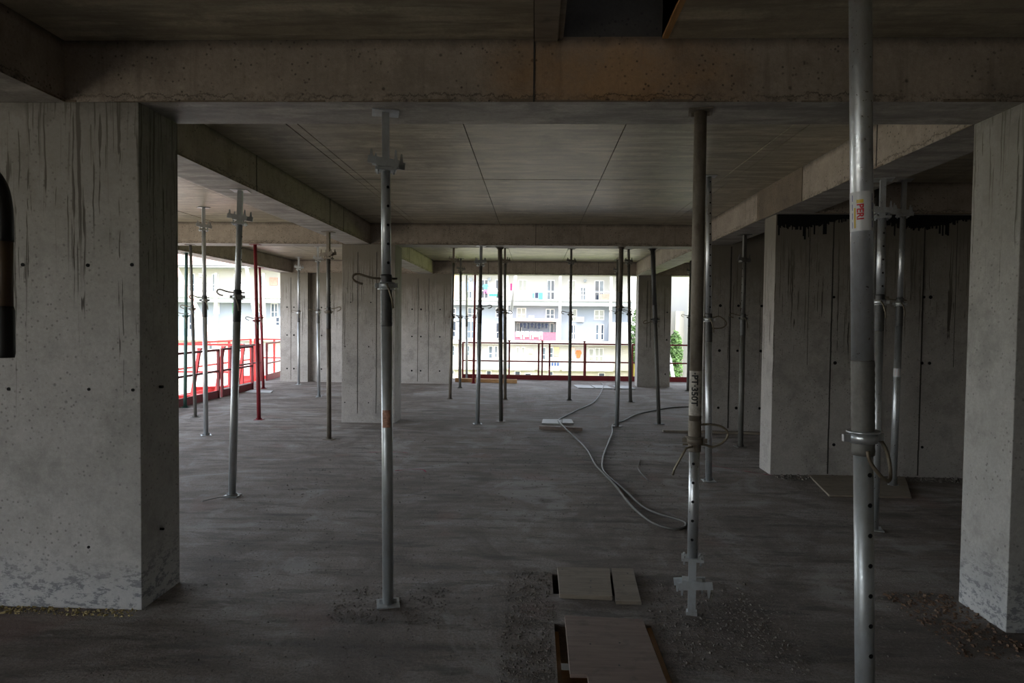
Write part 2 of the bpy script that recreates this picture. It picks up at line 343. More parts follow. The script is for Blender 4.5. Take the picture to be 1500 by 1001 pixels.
sheets([XL, -0.02, 0.13], [Y0, -3.4, -0.9, 1.6, YF]); sheets([0.13, 0.66], [Y0, -3.4, -0.9, 1.9]); sheets([0.66, 3.15, 9.0], [Y0, -3.4, -0.9, 1.6, YF])
sheets([XE, -5.1, -3.9, XLL], [YFB, 6.2, 8.7, YM]); sheets([XE, -5.1, -3.9, XLL], [YMB, 13.2, 15.7, YT])
sheets([XE, -5.1, -3.9, XLL], [Y0, -3.4, -0.9, 1.6, YF])
sheets([XRR, 4.2, 5.2, 6.6], [YFB, 5.6, 7.18]); sheets([XRR, 4.2, 5.4, 6.6], [7.6, 10.36])
sheets([XRR, 4.2, 5.4], [YMB, 13.2, YT])
sheets([-7.2, -3.9, -1.3, 1.2, 3.8, 6], [YTB, YEND])

def beam(label, x0, x1, y0, y1, mat=M_beam, axis='x', z0=B, joints=()):
    b = struct('beam', MB().box(x0, x1, y0, y1, z0+0.002, S+0.02), mat, label, 'beam')
    MB().box(x0, x1, y0, y1, z0, z0+0.0015).build('soffit', M_under, b)
    mj = MB()
    for q in joints:                      # mortar ridges left by the joints between formwork sheets
        if axis == 'x': mj.box(q-0.004, q+0.004, y0-0.004, y0, z0, S)
        else: mj.box(x1 if x0 < 0 else x0-0.004, x1+0.004 if x0 < 0 else x0, q-0.004, q+0.004, z0, S)
    if joints: mj.build('joint_ridge', M_core, b)
    # crumbly grout lip along the lower arris
    lip = MB(); rnd = random.Random(int(abs(x0*100+y0*10)))
    if axis == 'x':
        x = x0
        while x < x1:
            L = rnd.uniform(0.05, 0.22); h = rnd.uniform(0.003, 0.016)
            if rnd.random() < 0.75: lip.box(x, min(x+L, x1), y0-rnd.uniform(0.002, 0.006), y0, z0, z0+h)
            x += L
    else:
        xx = x1 if x0 < 0 else x0; sg = 1 if x0 < 0 else -1; y = y0
        while y < y1:
            L = rnd.uniform(0.05, 0.25); h = rnd.uniform(0.003, 0.016)
            a, c = sorted((xx, xx+sg*rnd.uniform(0.002, 0.006)))
            if rnd.random() < 0.75: lip.box(a, c, y, min(y+L, y1), z0, z0+h)
            y += L
    lip.build('grout_lip', M_patch, b)
    return b
beam('wide stained concrete cross beam nearest the camera, between the two big pillars', XEE, 6.6, YF, YFB, M_beam_front, 'x', joints=(-0.02,))
beam('second concrete cross beam, above the middle pillar', XEE, XRR, YM, YMB, joints=(0.0,))
beam('farthest concrete cross beam, over the bright red-railed opening', XEE, 6.0, YT, YTB, joints=(0.0, -1.2, 1.6))
beam('long concrete beam left of centre, over the leaning prop', XLL, XL, YFB, YM, axis='y', joints=(6.1, 8.3, 8.9))
beam('far greenish-lit concrete beam left of the bright opening', XLL, XL, YMB, YT, axis='y', joints=(13.6,))
beam('concrete beam at the top left, running over the camera side', XLL, XL, Y0, YF, axis='y')
rb = beam('long concrete beam right of centre with a rough brown patch', XR, XRR, YFB, YM, axis='y', joints=(5.1,))
MB().box(XR-0.006, XR, 6.48, 7.76, B+0.004, S).build('rough_patch', M_patch, rb)['label'] = 'rough brown patch on the beam face'
beam('far concrete beam right of the bright opening', XR, XRR, YMB, YT, axis='y', joints=(14.2,))
beam('edge beam of the open left side', XEE, XE, YFB, YT, axis='y', joints=(12.3,))
beam('short cross beam over the drip-stained right wall', XRR, 6.6, 7.18, 7.6)
# storey above, its unseen walls added to darken the opening overhead
struct('upper_storey_blocker', MB().box(-7.2, 9, Y0, YEND, 6.2, 6.45).box(-2.6, 3.2, YF, YF+0.2, S+0.24, 6.2).box(-2.6, -2.4, Y0, YF, S+0.24, 6.2).box(3.0, 3.2, Y0, YF, S+0.24, 6.2).box(-2.6, 3.2, Y0, Y0+0.2, S+0.24, 5.7), M_patch, 'storey above the ceiling opening, walled in to keep it dark', 'wall')
op = MB().box(CHX1, CHX1+0.03, CHY0, CHY1-0.01, S-0.004, S+0.27).build('timber_lining', M_lining, ceiling); op['label'] = 'pale timber lining on the right side of the ceiling opening'
MB().box(CHX0-0.03, CHX0, CHY0, CHY1-0.01, S-0.004, S+0.27).build('timber_lining', M_ply, ceiling)
MB().box(-0.02, CHX0-0.03, 1.6, YF-0.005, S-0.014, S-0.002).build('board_strip', M_ply, ceiling)

# ------------------------------------------------------------------ pillars and walls
def disc(mb, x, y, z, r, ax):
    d = {'y': (0, 1, 0), 'x': (1, 0, 0)}[ax]; p = Vector((x, y, z)); q = Vector(d)
    mb.cyl(p-q*0.004, p+q*0.02, r, 10)
def holes(par, pts, r=0.013, ax='y'):
    for x, y, z in pts:
        mb = MB(); disc(mb, x, y, z, r*random.uniform(0.85, 1.15), ax); mb.build('tie_hole', M_hole, par)
def fins(par, xs, y, z0, z1, name='joint_line', wd=0.007, mat=None):
    for x in xs:
        mb = MB(); z = z0; rnd = random.Random(int(x*1000)); off = 0
        while z < z1:
            L = rnd.uniform(0.08, 0.3); off = rnd.uniform(-0.0015, 0.0015)
            mb.box(x-wd/2+off, x+wd/2+off, y-0.003, y, z, min(z+L, z1)); z += L
        mb.build(name, mat or M_core, par)
p = struct('pillar', MB().box(-5.2, -2.188, YF, YFB, -0.02, B+0.001), M_pillar, 'massive concrete pillar filling the left side of the picture', 'pillar', bevel=0.004)
holes(p, [(-2.85, YF, 1.93), (-2.48, YF, 1.93), (-2.23, YF, 1.935), (-2.94, YF, 1.235), (-2.48, YF, 1.24), (-2.23, YF, 1.24), (-2.49, YF, 0.35)], 0.009)
holes(p, [(-2.188+0.001, 3.78, 1.24), (-2.188+0.001, 3.78, 0.4)], 0.008, 'x')
p = struct('pillar', MB().box(XR, 3.9, YF, YFB, -0.02, B+0.001), M_pillar, 'concrete pillar at the right edge of the picture', 'pillar', bevel=0.004)
p = struct('pillar', MB().box(-3.05, -2.205, YM+0.001, 10.87, -0.02, B+0.001), M_wall, 'freestanding concrete pillar left of centre, streaked with drips', 'pillar', bevel=0.004)
holes(p, [(-2.91, YM, 1.91), (-2.59, YM, 1.91), (-3.0, YM, 1.21), (-2.62, YM, 1.21), (-3.0, YM, 0.32), (-2.62, YM, 0.32)], 0.011)
fins(p, [-2.80, -2.50, -2.29], YM, 0.15, 2.7)
W_far = M_wall
p = struct('wall_far', MB().box(-6.58, -5.86, YT-0.02, YTB, -0.02, B+0.001).box(-5.86, -5.65, YT+0.2, YTB, -0.02, B+0.001).box(-5.65, -2.139, YT-0.02, YTB, -0.02, B+0.001), W_far,
           'far drip-stained concrete wall with a dark recess, behind the middle pillar', 'wall')
holes(p, [(-6.4, YT-0.02, z) for z in (1.93, 1.21, 0.34)]+[(-6.22, YT-0.02, z) for z in (1.93, 1.21, 0.34)]
      + [(-5.5, YT-0.02, z) for z in (1.93, 1.21, 0.34)]+[(x, YT-0.02, z) for x in (-3.15, -2.92, -2.43) for z in (1.91, 1.21, 0.33)], 0.022)
fins(p, [-6.3, -3.0, -2.72], YT-0.02, 0.05, 2.7, wd=0.012)
p = struct('pillar', MB().box(2.62, 3.445, YT-0.02, YTB, -0.02, B+0.001), M_wall, 'far concrete pillar right of the bright opening', 'pillar')
holes(p, [(3.35, YT-0.02, 1.9), (3.35, YT-0.02, 1.2), (3.33, YT-0.02, 0.33)], 0.02); fins(p, [2.85, 2.93], YT-0.02, 1.0, 2.7, wd=0.012)
p = struct('wall_right', MB().box(2.585, 6.6, 7.25, 7.6, -0.02, B+0.001), M_wall, 'dark drip-stained concrete wall behind the props on the right', 'wall', bevel=0.004)
mbd = MB(); rb_ = random.Random(3); x = 2.6
while x < 6.5:
    w_ = rb_.uniform(0.006, 0.022); h_ = 0.07+0.05*math.sin(x*5)+rb_.uniform(0.0, 0.05)+(0.1 if rb_.random() < 0.12 else 0); mbd.box(x, x+w_, 7.246, 7.25, B-h_, B+0.05); x += w_*0.9
mbd.build('black_band', M_hole, p)['label'] = 'black ragged band along the top of the wall'  # ragged black strips along the wall top
fins(p, [3.20, 4.16], 7.25, 0.02, 2.8, wd=0.014); fins(p, [2.95, 3.62, 4.5], 7.25, 1.2, 2.8, wd=0.004)
holes(p, [(3.22, 7.25, 1.94), (3.25, 7.25, 1.23), (3.26, 7.25, 0.34), (4.17, 7.25, 1.95), (4.17, 7.25, 1.24), (4.20, 7.25, 0.33), (4.25, 7.25, 1.24), (4.24, 7.25, 1.95)], 0.017)
p = struct('wall_back', MB().box(2.56, 6.6, 10.1, 10.36, -0.02, S), M_wall, 'dark concrete wall behind the bare prop, left of the right wall', 'wall')
fins(p, [2.95], 10.1, 0.05, 2.8, wd=0.02); holes(p, [(x, 10.1, z) for x in (2.80, 3.07, 3.42) for z in (1.91, 1.23, 0.36)], 0.021)
struct('wall_side', MB().box(6.6, 6.85, Y0, YT, -0.02, S), M_wall, 'dark concrete end wall far to the right, behind the right pillar', 'wall')
struct('left_light_blocker', MB().box(-6.85, -6.6, 0.6, YF, -0.02, S), M_wall, 'unseen concrete wall added on the left to dim the near floor', 'wall')  # unseen wall added to cut daylight on the near floor
struct('rear_light_blocker', MB().box(-6.5, 6.6, Y0, Y0+0.2, -0.02, S), M_wall, 'unseen concrete wall added behind the camera to dim rear light', 'wall')  # unseen rear side closed to cut light from behind the camera

# linings of the floor openings
MB().box(HX0-0.002, HX0+0.024, HY0, HY1, -TH-0.12, -0.045).build('timber_lining', M_lining, floor)
MB().box(HX1-0.024, HX1+0.002, HY0, HY1, -TH-0.12, -0.01).build('timber_lining', M_lining, floor)
MB().box(HX0+0.024, HX1-0.024, HY0, 3.22, -0.10, -0.075).build('opening_base', M_plank, floor)
MB().box(HX0, HX1, HY0, HY1, -TH-0.15, -TH-0.125).build('opening_base', M_core, floor)  # dark sheet closing the opening, colour standing in for its deep shade
MB().box(GX0, GX1, GY0, GY1, -TH-0.03, -TH).build('opening_base', M_core, floor)

# ------------------------------------------------------------------ steel props
def nprop(label, base, top, rb=0.0315, ri=0.027, zj=1.8, flip=False, head=True, mats=None, spin=0.0, hb=0.25, hf=0.31,
          holes_=True, hook=0.6, plates=True, group=None, sleeve=0.26, hookshape='G', hole_ang=0.0, seg=18, mh=None, foot=True):
    mo, mi, md = (mats or (M_galv, M_galv, M_dark)); mh = mh or mo
    base = Vector(base); top = Vector(top); L = (top-base).length
    root = empty('steel_prop', base); root.rotation_mode = 'QUATERNION'
    q = (top-base).normalized().to_track_quat('Z', 'Y')
    root.rotation_quaternion = Vector((0, 0, 1)).rotation_difference((top-base).normalized()) @ Quaternion((0, 0, 1), spin)
    tag(root, label, 'prop', group)
    zj = (L-zj) if flip else zj
    def T(mb):
        if flip: mb.v = [(x, -y, L-z) for x, y, z in mb.v]
        return mb
    def part(nm, mb, mt, par=root, bevel=0.0): return T(mb).build(nm, mt, par, bevel=bevel)
    if plates: part('base_plate', MB().box(-0.065, 0.065, -0.065, 0.065, 0, 0.008).box(-0.05, 0.05, -0.003, 0.003, 0.008, 0.03), mo)
    part('outer_tube', MB().cyl((0, 0, 0.006), (0, 0, zj-sleeve), rb, seg), mo)
    part('threaded_sleeve', MB().tube([(0, 0, zj-sleeve), (0, 0, zj-sleeve+0.004)] + [(0, 0, zj-sleeve+0.004+(sleeve+0.03)*k/22) for k in range(1, 23)],
         [rb, rb+0.001]+[rb+(0.002 if k % 2 else 0.0005) for k in range(1, 23)], seg), md)
    nut = part('adjusting_nut', MB().cyl((0, 0, zj-0.045), (0, 0, zj-0.01), rb+0.010, seg).cyl((0, 0, zj-0.052), (0, 0, zj-0.045), rb+0.018, seg)
               .box(rb+0.004, rb+0.034, -0.008, 0.008, zj-0.04, zj-0.015).box(-rb-0.034, -rb-0.004, -0.008, 0.008, zj-0.04, zj-0.015), mo)
    # pin with its bent handle through the tube
    h = []
    if hookshape == 'G':
        h = [(rb+0.03, 0, zj+0.012), (-rb-0.02, 0, zj+0.012), (-rb-0.07, 0, zj+0.02), (-rb-0.12, 0.005, zj+0.035), (-rb-0.15, 0.01, zj+0.03), (-rb-0.155, 0.01, zj+0.008), (-rb-0.13, 0.008, zj-0.012), (-rb-0.10, 0.005, zj-0.02)]
    elif hookshape == 'loop':
        h = [(-rb-0.03, -0.01, zj+0.0), (rb+0.01, -0.01, zj-0.005), (rb+0.07, -0.01, zj+0.005), (rb+0.125, -0.01, zj-0.03), (rb+0.145, -0.01, zj-0.075), (rb+0.11, -0.01, zj-0.11), (rb+0.05, -0.012, zj-0.12), (rb-0.01, -0.015, zj-0.115)]
    elif hookshape == 'ring':
        fy = 1 if flip else -1; dz = 1 if flip else -1
        h = [(-0.012, fy*(rb+0.02), zj+0.01*dz), (-0.008, fy*(rb+0.026), zj+0.045*dz), (0.022, fy*(rb+0.03), zj+0.09*dz), (0.055, fy*(rb+0.02), zj+0.115*dz), (0.078, fy*0.03, zj+0.10*dz), (0.083, fy*0.01, zj+0.05*dz), (0.07, 0, zj+0.0*dz), (0.04, 0, zj-0.02*dz), (-rb-0.03, 0, zj-0.02*dz)]
    if not foot: part('straight_rod', MB().tube([(-rb*0.3, rb+0.01, zj), (-rb-0.012, rb+0.012, zj+0.01), (-rb-0.075, rb+0.015, zj+0.135), (-rb-0.082, rb+0.015, zj+0.165)], 0.0065, 8), M_hook)
    pin = part('locking_pin', MB().tube(smooth_path(h, 4), 0.0065, 8), M_hook)
    part('drop_handle', MB().tube([(0.0, -rb-0.012, zj-0.02), (0.012, -rb-0.03, zj-0.05), (0.03, -rb-0.03, zj-0.11), (0.035, -rb-0.028, zj-0.16)], 0.006, 7), M_hook, nut)
    ztop = L-hf if head else L-0.008
    it = part('inner_tube', MB().cyl((0, 0, zj+0.028), (0, 0, ztop), ri, seg), mi)
    if holes_:
        hm = MB(); z = zj+0.1
        while z < ztop-0.05:
            d = Vector((math.cos(hole_ang), math.sin(hole_ang), 0))
            a = Vector((0, 0, z)); hm.cyl(a-d*(ri+0.0008), a+d*(ri+0.0008), 0.0085, 8)
            z += 0.107
        if hm.v: tag(part('pin_hole', hm, M_hole, it), kind='stuff')
    if head:
        part('head_flange', MB().box(-0.06, 0.06, -0.045, 0.045, L-hf-0.008, L-hf+0.008)
             .cyl((-0.045, -0.03, L-hf-0.02), (-0.045, -0.03, L-hf+0.03), 0.006, 6).cyl((0.045, -0.03, L-hf-0.02), (0.045, -0.03, L-hf+0.03), 0.006, 6)
             .cyl((-0.045, 0.03, L-hf-0.02), (-0.045, 0.03, L-hf+0.03), 0.006, 6).cyl((0.045, 0.03, L-hf-0.02), (0.045, 0.03, L-hf+0.03), 0.006, 6), mh)
        part('head_shaft', MB().box(-0.021, 0.021, -0.021, 0.021, L-hf+0.006, L-0.008), mh)
        zb = L-hb
        wdg = MB().bar((-0.10, -0.032, zb+0.010), (0.075, -0.032, zb-0.012), 0.010, 0.042).bar((-0.075, 0.032, zb+0.012), (0.11, 0.032, zb-0.01), 0.010, 0.042)
        wdg.box(-0.055, 0.055, -0.036, 0.036, zb-0.026, zb+0.004)
        for sx in (-0.08, 0.055): wdg.quadbox([(sx-0.012, -0.036, zb), (sx+0.012, -0.036, zb), (sx+0.012, -0.028, zb), (sx-0.012, -0.028, zb), (sx-0.004, -0.036, zb+0.065), (sx+0.004, -0.036, zb+0.065), (sx+0.004, -0.028, zb+0.065), (sx-0.004, -0.028, zb+0.065)])
        for sx in (-0.055, 0.09): wdg.quadbox([(sx-0.012, 0.028, zb), (sx+0.012, 0.028, zb), (sx+0.012, 0.036, zb), (sx-0.012, 0.036, zb), (sx-0.004, 0.028, zb+0.06), (sx+0.004, 0.028, zb+0.06), (sx+0.004, 0.036, zb+0.06), (sx-0.004, 0.036, zb+0.06)])
        part('wedge_head', wdg, mh)
    if plates and foot: part('head_plate', MB().box(-0.075, 0.075, -0.065, 0.065, L-0.008, L-0.001), mh)
    if not foot: part('foot_tip', MB().box(-0.03, 0.03, -0.024, 0.024, L-0.02, L-0.0005), mh)
    return root
GV = (M_galv, M_galv, M_dark); BR = (M_bright, M_bright, M_dark); DU = (M_dull, M_dull, M_dark); RD = (M_redp, M_redp, M_redp); BN = (M_brown, M_dull, M_dark)
PA = nprop('galvanised steel prop standing alone left of centre, the tallest seen whole', (-0.829, 3.75, 0), (-0.862, 3.765, B), zj=1.87, mats=GV, spin=0.25, hb=0.285, hf=0.325, hole_ang=-1.15)
PB = nprop('upside-down prop with a brown tube, white marked band and clawed foot', (0.906, 3.72, 0), (0.906, 3.74, B), rb=0.0345, ri=0.029, zj=0.96, flip=True, mats=(M_brown, M_bright, M_brown), spin=-0.2, hb=0.175, hf=0.32, hookshape='loop', hole_ang=1.75, sleeve=0.14, mh=M_galv, foot=False)
PCx = nprop('thick bright prop nearest the camera at the right with a white sticker', (1.205, 2.36, 0), (1.098, 2.36, S), rb=0.0365, ri=0.032, zj=1.225, flip=True, head=False, mats=(M_bright, M_galv, M_dull), spin=0.0, hookshape='ring', hole_ang=1.35, sleeve=0.3, seg=28)
nprop('steel prop at the left seen between the big pillar and the leaning prop', (-4.564, 9.02, 0), (-4.574, 8.99, S), zj=1.91, mats=GV, spin=0.6)
nprop('thin dull prop just behind the left prop, by the red railing', (-5.55, 10.62, 0), (-5.62, 10.62, B), rb=0.026, ri=0.022, zj=1.81, mats=DU, spin=0.2, head=False)
nprop('slightly leaning steel prop under the left beam, nearest of the left props', (-2.774, 5.96, 0), (-2.735, 6.06, B), zj=1.87, rb=0.034, mats=(M_galv, M_galv, M_dark), spin=0.1)
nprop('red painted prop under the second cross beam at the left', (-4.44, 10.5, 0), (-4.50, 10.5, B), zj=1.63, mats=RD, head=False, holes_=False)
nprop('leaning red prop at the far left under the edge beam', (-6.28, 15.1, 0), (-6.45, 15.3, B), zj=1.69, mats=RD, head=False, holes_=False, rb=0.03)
nprop('rusty mottled prop standing before the left side of the middle pillar', (-2.785, 8.88, 0), (-2.815, 8.92, B), zj=1.77, mats=BN, spin=PI-0.2, hf=0.36, hb=0.3)
nprop('grey prop in front of the dark recess of the far wall', (-4.50, 13.65, 0), (-4.56, 13.75, S), zj=1.81, mats=GV, spin=0.3)
nprop('slim prop before the far wall, leftmost one standing before concrete', (-5.83, 16.15, 0), (-5.85, 16.2, S), zj=1.81, rb=0.03, mats=GV, spin=0.1)
nprop('dark green prop at the open edge, half hidden by the left pillar', (-6.33, 11.75, 0), (-6.40, 11.95, B), rb=0.03, zj=1.7, mats=(M_green, M_green, M_green), head=False)
nprop('bright prop with a long row of holes close behind the brown one', (1.83, 6.90, 0), (1.77, 6.91, S), rb=0.034, ri=0.03, zj=1.71, mats=BR, head=False, hole_ang=-1.3, hookshape='loop')
nprop('dull prop before the dark back wall, right of the brown prop', (2.76, 8.86, 0), (2.775, 8.92, B), rb=0.034, zj=1.74, mats=DU, spin=0.2, hf=0.36, hb=0.33)
nprop('tall perforated prop right behind the sticker prop, under the right beam', (2.745, 5.36, 0), (2.80, 5.48, B), rb=0.034, ri=0.031, zj=1.86, mats=BR, spin=-0.3, hole_ang=-1.2)
PG = nprop('bright leaning prop with a small red label before the right wall', (3.66, 6.80, 0), (3.82, 7.05, S), rb=0.034, ri=0.028, zj=1.90, mats=BR, spin=-0.2, holes_=False, hf=0.38, hb=0.34)
nprop('slim dull prop half hidden between two bright props at the right wall', (3.50, 6.98, 0), (3.56, 7.08, S), rb=0.026, ri=0.022, zj=1.6, mats=DU, head=False)
# the group around the bright opening
nprop('prop close to the right edge of the far left wall, beside the opening', (-1.745, 13.66, 0), (-1.705, 13.78, S), zj=1.73, mats=BN, hookshape='loop', rb=0.033)
nprop('prop with visible holes just inside the left end of the opening', (-1.79, 15.9, 0), (-1.83, 16.2, S), zj=1.75, mats=DU, hole_ang=-1.5, ri=0.028)
nprop('pale perforated prop standing right at the centre railing', (-1.86, 18.15, 0), (-1.89, 18.15, S), zj=1.73, mats=GV, head=False, rb=0.03)
nprop('red prop in the left part of the bright opening', (-1.575, 17.12, 0), (-1.56, 17.14, B), zj=1.75, mats=RD, head=False, holes_=False, rb=0.033)
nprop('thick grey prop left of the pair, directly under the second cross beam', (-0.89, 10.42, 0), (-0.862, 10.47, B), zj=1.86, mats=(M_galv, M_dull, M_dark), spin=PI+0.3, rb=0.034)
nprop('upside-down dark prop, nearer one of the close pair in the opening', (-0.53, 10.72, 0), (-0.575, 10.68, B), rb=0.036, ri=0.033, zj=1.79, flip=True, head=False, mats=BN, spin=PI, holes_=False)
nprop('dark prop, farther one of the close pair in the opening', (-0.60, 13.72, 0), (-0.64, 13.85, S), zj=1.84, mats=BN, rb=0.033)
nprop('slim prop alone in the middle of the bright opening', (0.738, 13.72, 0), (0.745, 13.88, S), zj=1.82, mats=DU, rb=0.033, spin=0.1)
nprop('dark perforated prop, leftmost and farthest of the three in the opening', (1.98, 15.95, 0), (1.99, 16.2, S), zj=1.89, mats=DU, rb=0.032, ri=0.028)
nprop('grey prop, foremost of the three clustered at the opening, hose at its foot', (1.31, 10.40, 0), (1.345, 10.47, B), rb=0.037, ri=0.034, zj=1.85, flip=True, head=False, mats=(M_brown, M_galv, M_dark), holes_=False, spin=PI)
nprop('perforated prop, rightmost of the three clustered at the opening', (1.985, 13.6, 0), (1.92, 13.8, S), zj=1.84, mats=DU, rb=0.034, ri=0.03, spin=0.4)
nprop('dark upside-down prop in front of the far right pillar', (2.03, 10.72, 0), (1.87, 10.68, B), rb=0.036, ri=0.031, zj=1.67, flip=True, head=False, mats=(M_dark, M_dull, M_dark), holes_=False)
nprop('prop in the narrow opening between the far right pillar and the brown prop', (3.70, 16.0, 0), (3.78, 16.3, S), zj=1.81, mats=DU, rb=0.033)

# stickers and markings on the props (children of the prop they are glued to)
def wrap(mb_pts, faces, name, mat, root, r, z0, ang0):
    """wrap a flat drawing (u across, v along the tube) round the tube"""
    me = bpy.data.meshes.new(name)
    me.from_pydata([(r*math.sin(ang0+u/r), -r*math.cos(ang0+u/r), z0+v) for u, v in mb_pts], [], faces)
    me.materials.append(mat); o = bpy.data.objects.new(name, me); C.objects.link(o); o.parent = root; return o
def strip(w_, h_, n=14):
    pts = []; fc = []
    for i in range(n+1): pts += [(-w_/2+w_*i/n, 0), (-w_/2+w_*i/n, h_)]
    for i in range(n): fc.append((2*i, 2*i+2, 2*i+3, 2*i+1))
    return pts, fc
def lettering(txt, size, name, mat, root, r, z0, ang0, rot=-90):
    cu = bpy.data.curves.new(name, 'FONT'); cu.body = txt; cu.size = size; cu.align_x = 'LEFT'; cu.align_y = 'CENTER'; cu.offset = size*0.035; cu.resolution_u = 3
    to = bpy.data.objects.new(name, cu); C.objects.link(to)
    dg = bpy.context.evaluated_depsgraph_get(); me = bpy.data.meshes.new_from_object(to.evaluated_get(dg))
    bpy.data.objects.remove(to)
    bm = bmesh.new(); bm.from_mesh(me); bmesh.ops.triangulate(bm, faces=bm.faces[:]); bmesh.ops.subdivide_edges(bm, edges=bm.edges[:], cuts=3, use_grid_fill=True)
    bm.to_mesh(me); bm.free()
    a = math.radians(rot); pts = [(v.co.x*math.cos(a)-v.co.y*math.sin(a), v.co.x*math.sin(a)+v.co.y*math.cos(a)) for v in me.vertices]
    return wrap(pts, [tuple(p_.vertices) for p_ in me.polygons], name, mat, root, r, z0, ang0)
camang = 0.45                              # side of the near tube that faces the camera
rr = 0.0365
st = wrap(*strip(0.15, 0.135, 26), 'sticker', M_sticker, PCx, rr+0.0008, 1.975, -0.35); st['label'] = 'white product sticker with red lettering'
t_ = lettering('PERI', 0.030, 'lettering', M_stred, PCx, rr+0.0016, 2.068, -0.60); t_.parent = st; t_['label'] = 'red printed word'
for du, mt in ((-0.018, M_styel),):
    o = wrap([(-0.003, 0), (0.003, 0), (0.003, 0.07), (-0.003, 0.07)], [(0, 1, 2, 3)], 'stripe', mt, PCx, rr+0.0012, 1.985, -1.05); o.parent = st
o = wrap(*strip(0.022, 0.012, 8), 'stripe', M_styel, PCx, rr+0.0012, 2.07, -0.60); o.parent = st
for k in range(4):
    o = wrap([(-0.0015, 0), (0.0015, 0), (0.0015, 0.024), (-0.0015, 0.024)], [(0, 1, 2, 3)], 'small_print', M_stblue, PCx, rr+0.0012, 1.985+k*0.031, 0.55); o.parent = st
    o = wrap([(-0.0015, 0), (0.0015, 0), (0.0015, 0.022), (-0.0015, 0.022)], [(0, 1, 2, 3)], 'small_print', M_stblue, PCx, rr+0.0012, 1.985+k*0.031, -1.32); o.parent = st
bd = wrap(*strip(2*PI*0.0352, 0.25, 36), 'painted_band', M_whitep, PB, 0.0352, 1.13, 0); bd['label'] = 'worn white band with black handwriting'
t_ = lettering('\u00b7PT\u00b7350T', 0.05, 'handwriting', M_marker, PB, 0.0358, 1.372, -0.22); t_.parent = bd; t_['label'] = 'black handwritten letters and numbers'
st = wrap(*strip(0.10, 0.085, 16), 'sticker', M_sticker, PG, 0.0348, 1.12, -0.3); st['label'] = 'small white and red label'
o = wrap([(-0.012, 0), (0.012, 0), (0.012, 0.06), (-0.012, 0.06)], [(0, 1, 2, 3)], 'label_mark', M_stred, PG, 0.0353, 1.133, -0.4); o.parent = st
st = wrap(*strip(0.05, 0.10, 10), 'sticker', plain('faded_orange_print', (0.42, 0.22, 0.15), 0.6, var=0.5, sc_=80), PA, 0.0323, 1.03, -0.2); st['label'] = 'faded orange printed label'

# ------------------------------------------------------------------ red edge barriers
def barrier(label, p0, p1, ztop=1.02, zmid=0.52, toe=0.14, mat=M_redp, posts=(0.0, 1.0), z0=0.0, t=0.042):
    p0 = Vector((*p0, z0)); p1 = Vector((*p1, z0)); root = empty('safety_barrier', p0); tag(root, label, 'barrier', None)
    d = p1-p0
    def part(n, mb): mb = local(mb, p0); return mb.build(n, mat, root)
    zz = Vector((0, 0, 1))
    part('top_rail', MB().bar(p0+zz*ztop, p1+zz*ztop, t, t)); part('middle_rail', MB().bar(p0+zz*zmid, p1+zz*zmid, t*0.8, t*0.9))
    if toe: part('toe_board', MB().bar(p0+zz*(toe/2+0.004), p1+zz*(toe/2+0.004), 0.02, toe))
    for f in posts: part('post', MB().bar(p0+d*f+zz*0.004, p0+d*f+zz*(ztop+0.02), t*1.1, t*1.1))
    return root
def barpost(label, x, y, h=1.08, lean=(0, 0), mat=M_redp, w_=0.045, z0=0.0, group=None):
    root = empty('barrier_post', (x, y, z0)); tag(root, label, 'post', group)
    MB().bar((0, 0, 0.01), (lean[0], lean[1], h), w_, w_).build('post', mat, root)
    MB().box(-0.06, 0.06, -0.06, 0.06, 0, 0.01).build('foot_plate', mat, root)
    MB().box(-w_*0.7+lean[0], w_*0.7+lean[0], -w_*0.7+lean[1], w_*0.7+lean[1], h-0.03, h).build('cap', mat, root)
    return root
YR = 18.32
barrier('shaded red guard barrier at the far edge, left half of the bright opening', (-1.99, YR), (0.12, YR))
barrier('shaded red guard barrier at the far edge, right half of the bright opening', (0.42, YR), (2.62, YR), posts=(0.0, 0.45, 1.0))
barrier('short shaded red barrier link in the middle of the bright opening', (0.14, YR-0.03), (0.40, YR-0.03), posts=())
barrier('shaded red guard barrier in the narrow opening right of the far pillar', (2.70, YR), (5.2, YR), posts=(0.0, 1.0))
for x, lb in ((-2.10, 'shaded red barrier post against the edge of the far left wall'), (-0.70, 'shaded red barrier post in the left half of the opening'), (0.22, 'shaded red barrier post at the middle of the opening'), (1.39, 'shaded red barrier post in the right half of the opening')):
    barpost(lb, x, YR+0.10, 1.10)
barrier('shaded red guard barrier along the open left edge, nearer one', (-6.45, 10.4), (-6.45, 13.26), ztop=0.98, zmid=0.55, toe=0.15)
barrier('shaded red guard barrier along the open left edge, farther one', (-6.44, 13.40), (-6.44, 14.86), ztop=0.99, zmid=0.55, toe=0.15)
barrier('shaded red guard barrier beside the far left wall', (-7.0, 17.05), (-7.12, 18.45), ztop=0.98, zmid=0.45, toe=0.16)
barrier('shaded red guard barrier beyond the left wall end, closing the far corner', (-7.1, 15.2), (-7.1, 16.9), ztop=0.96, zmid=0.5, toe=0)

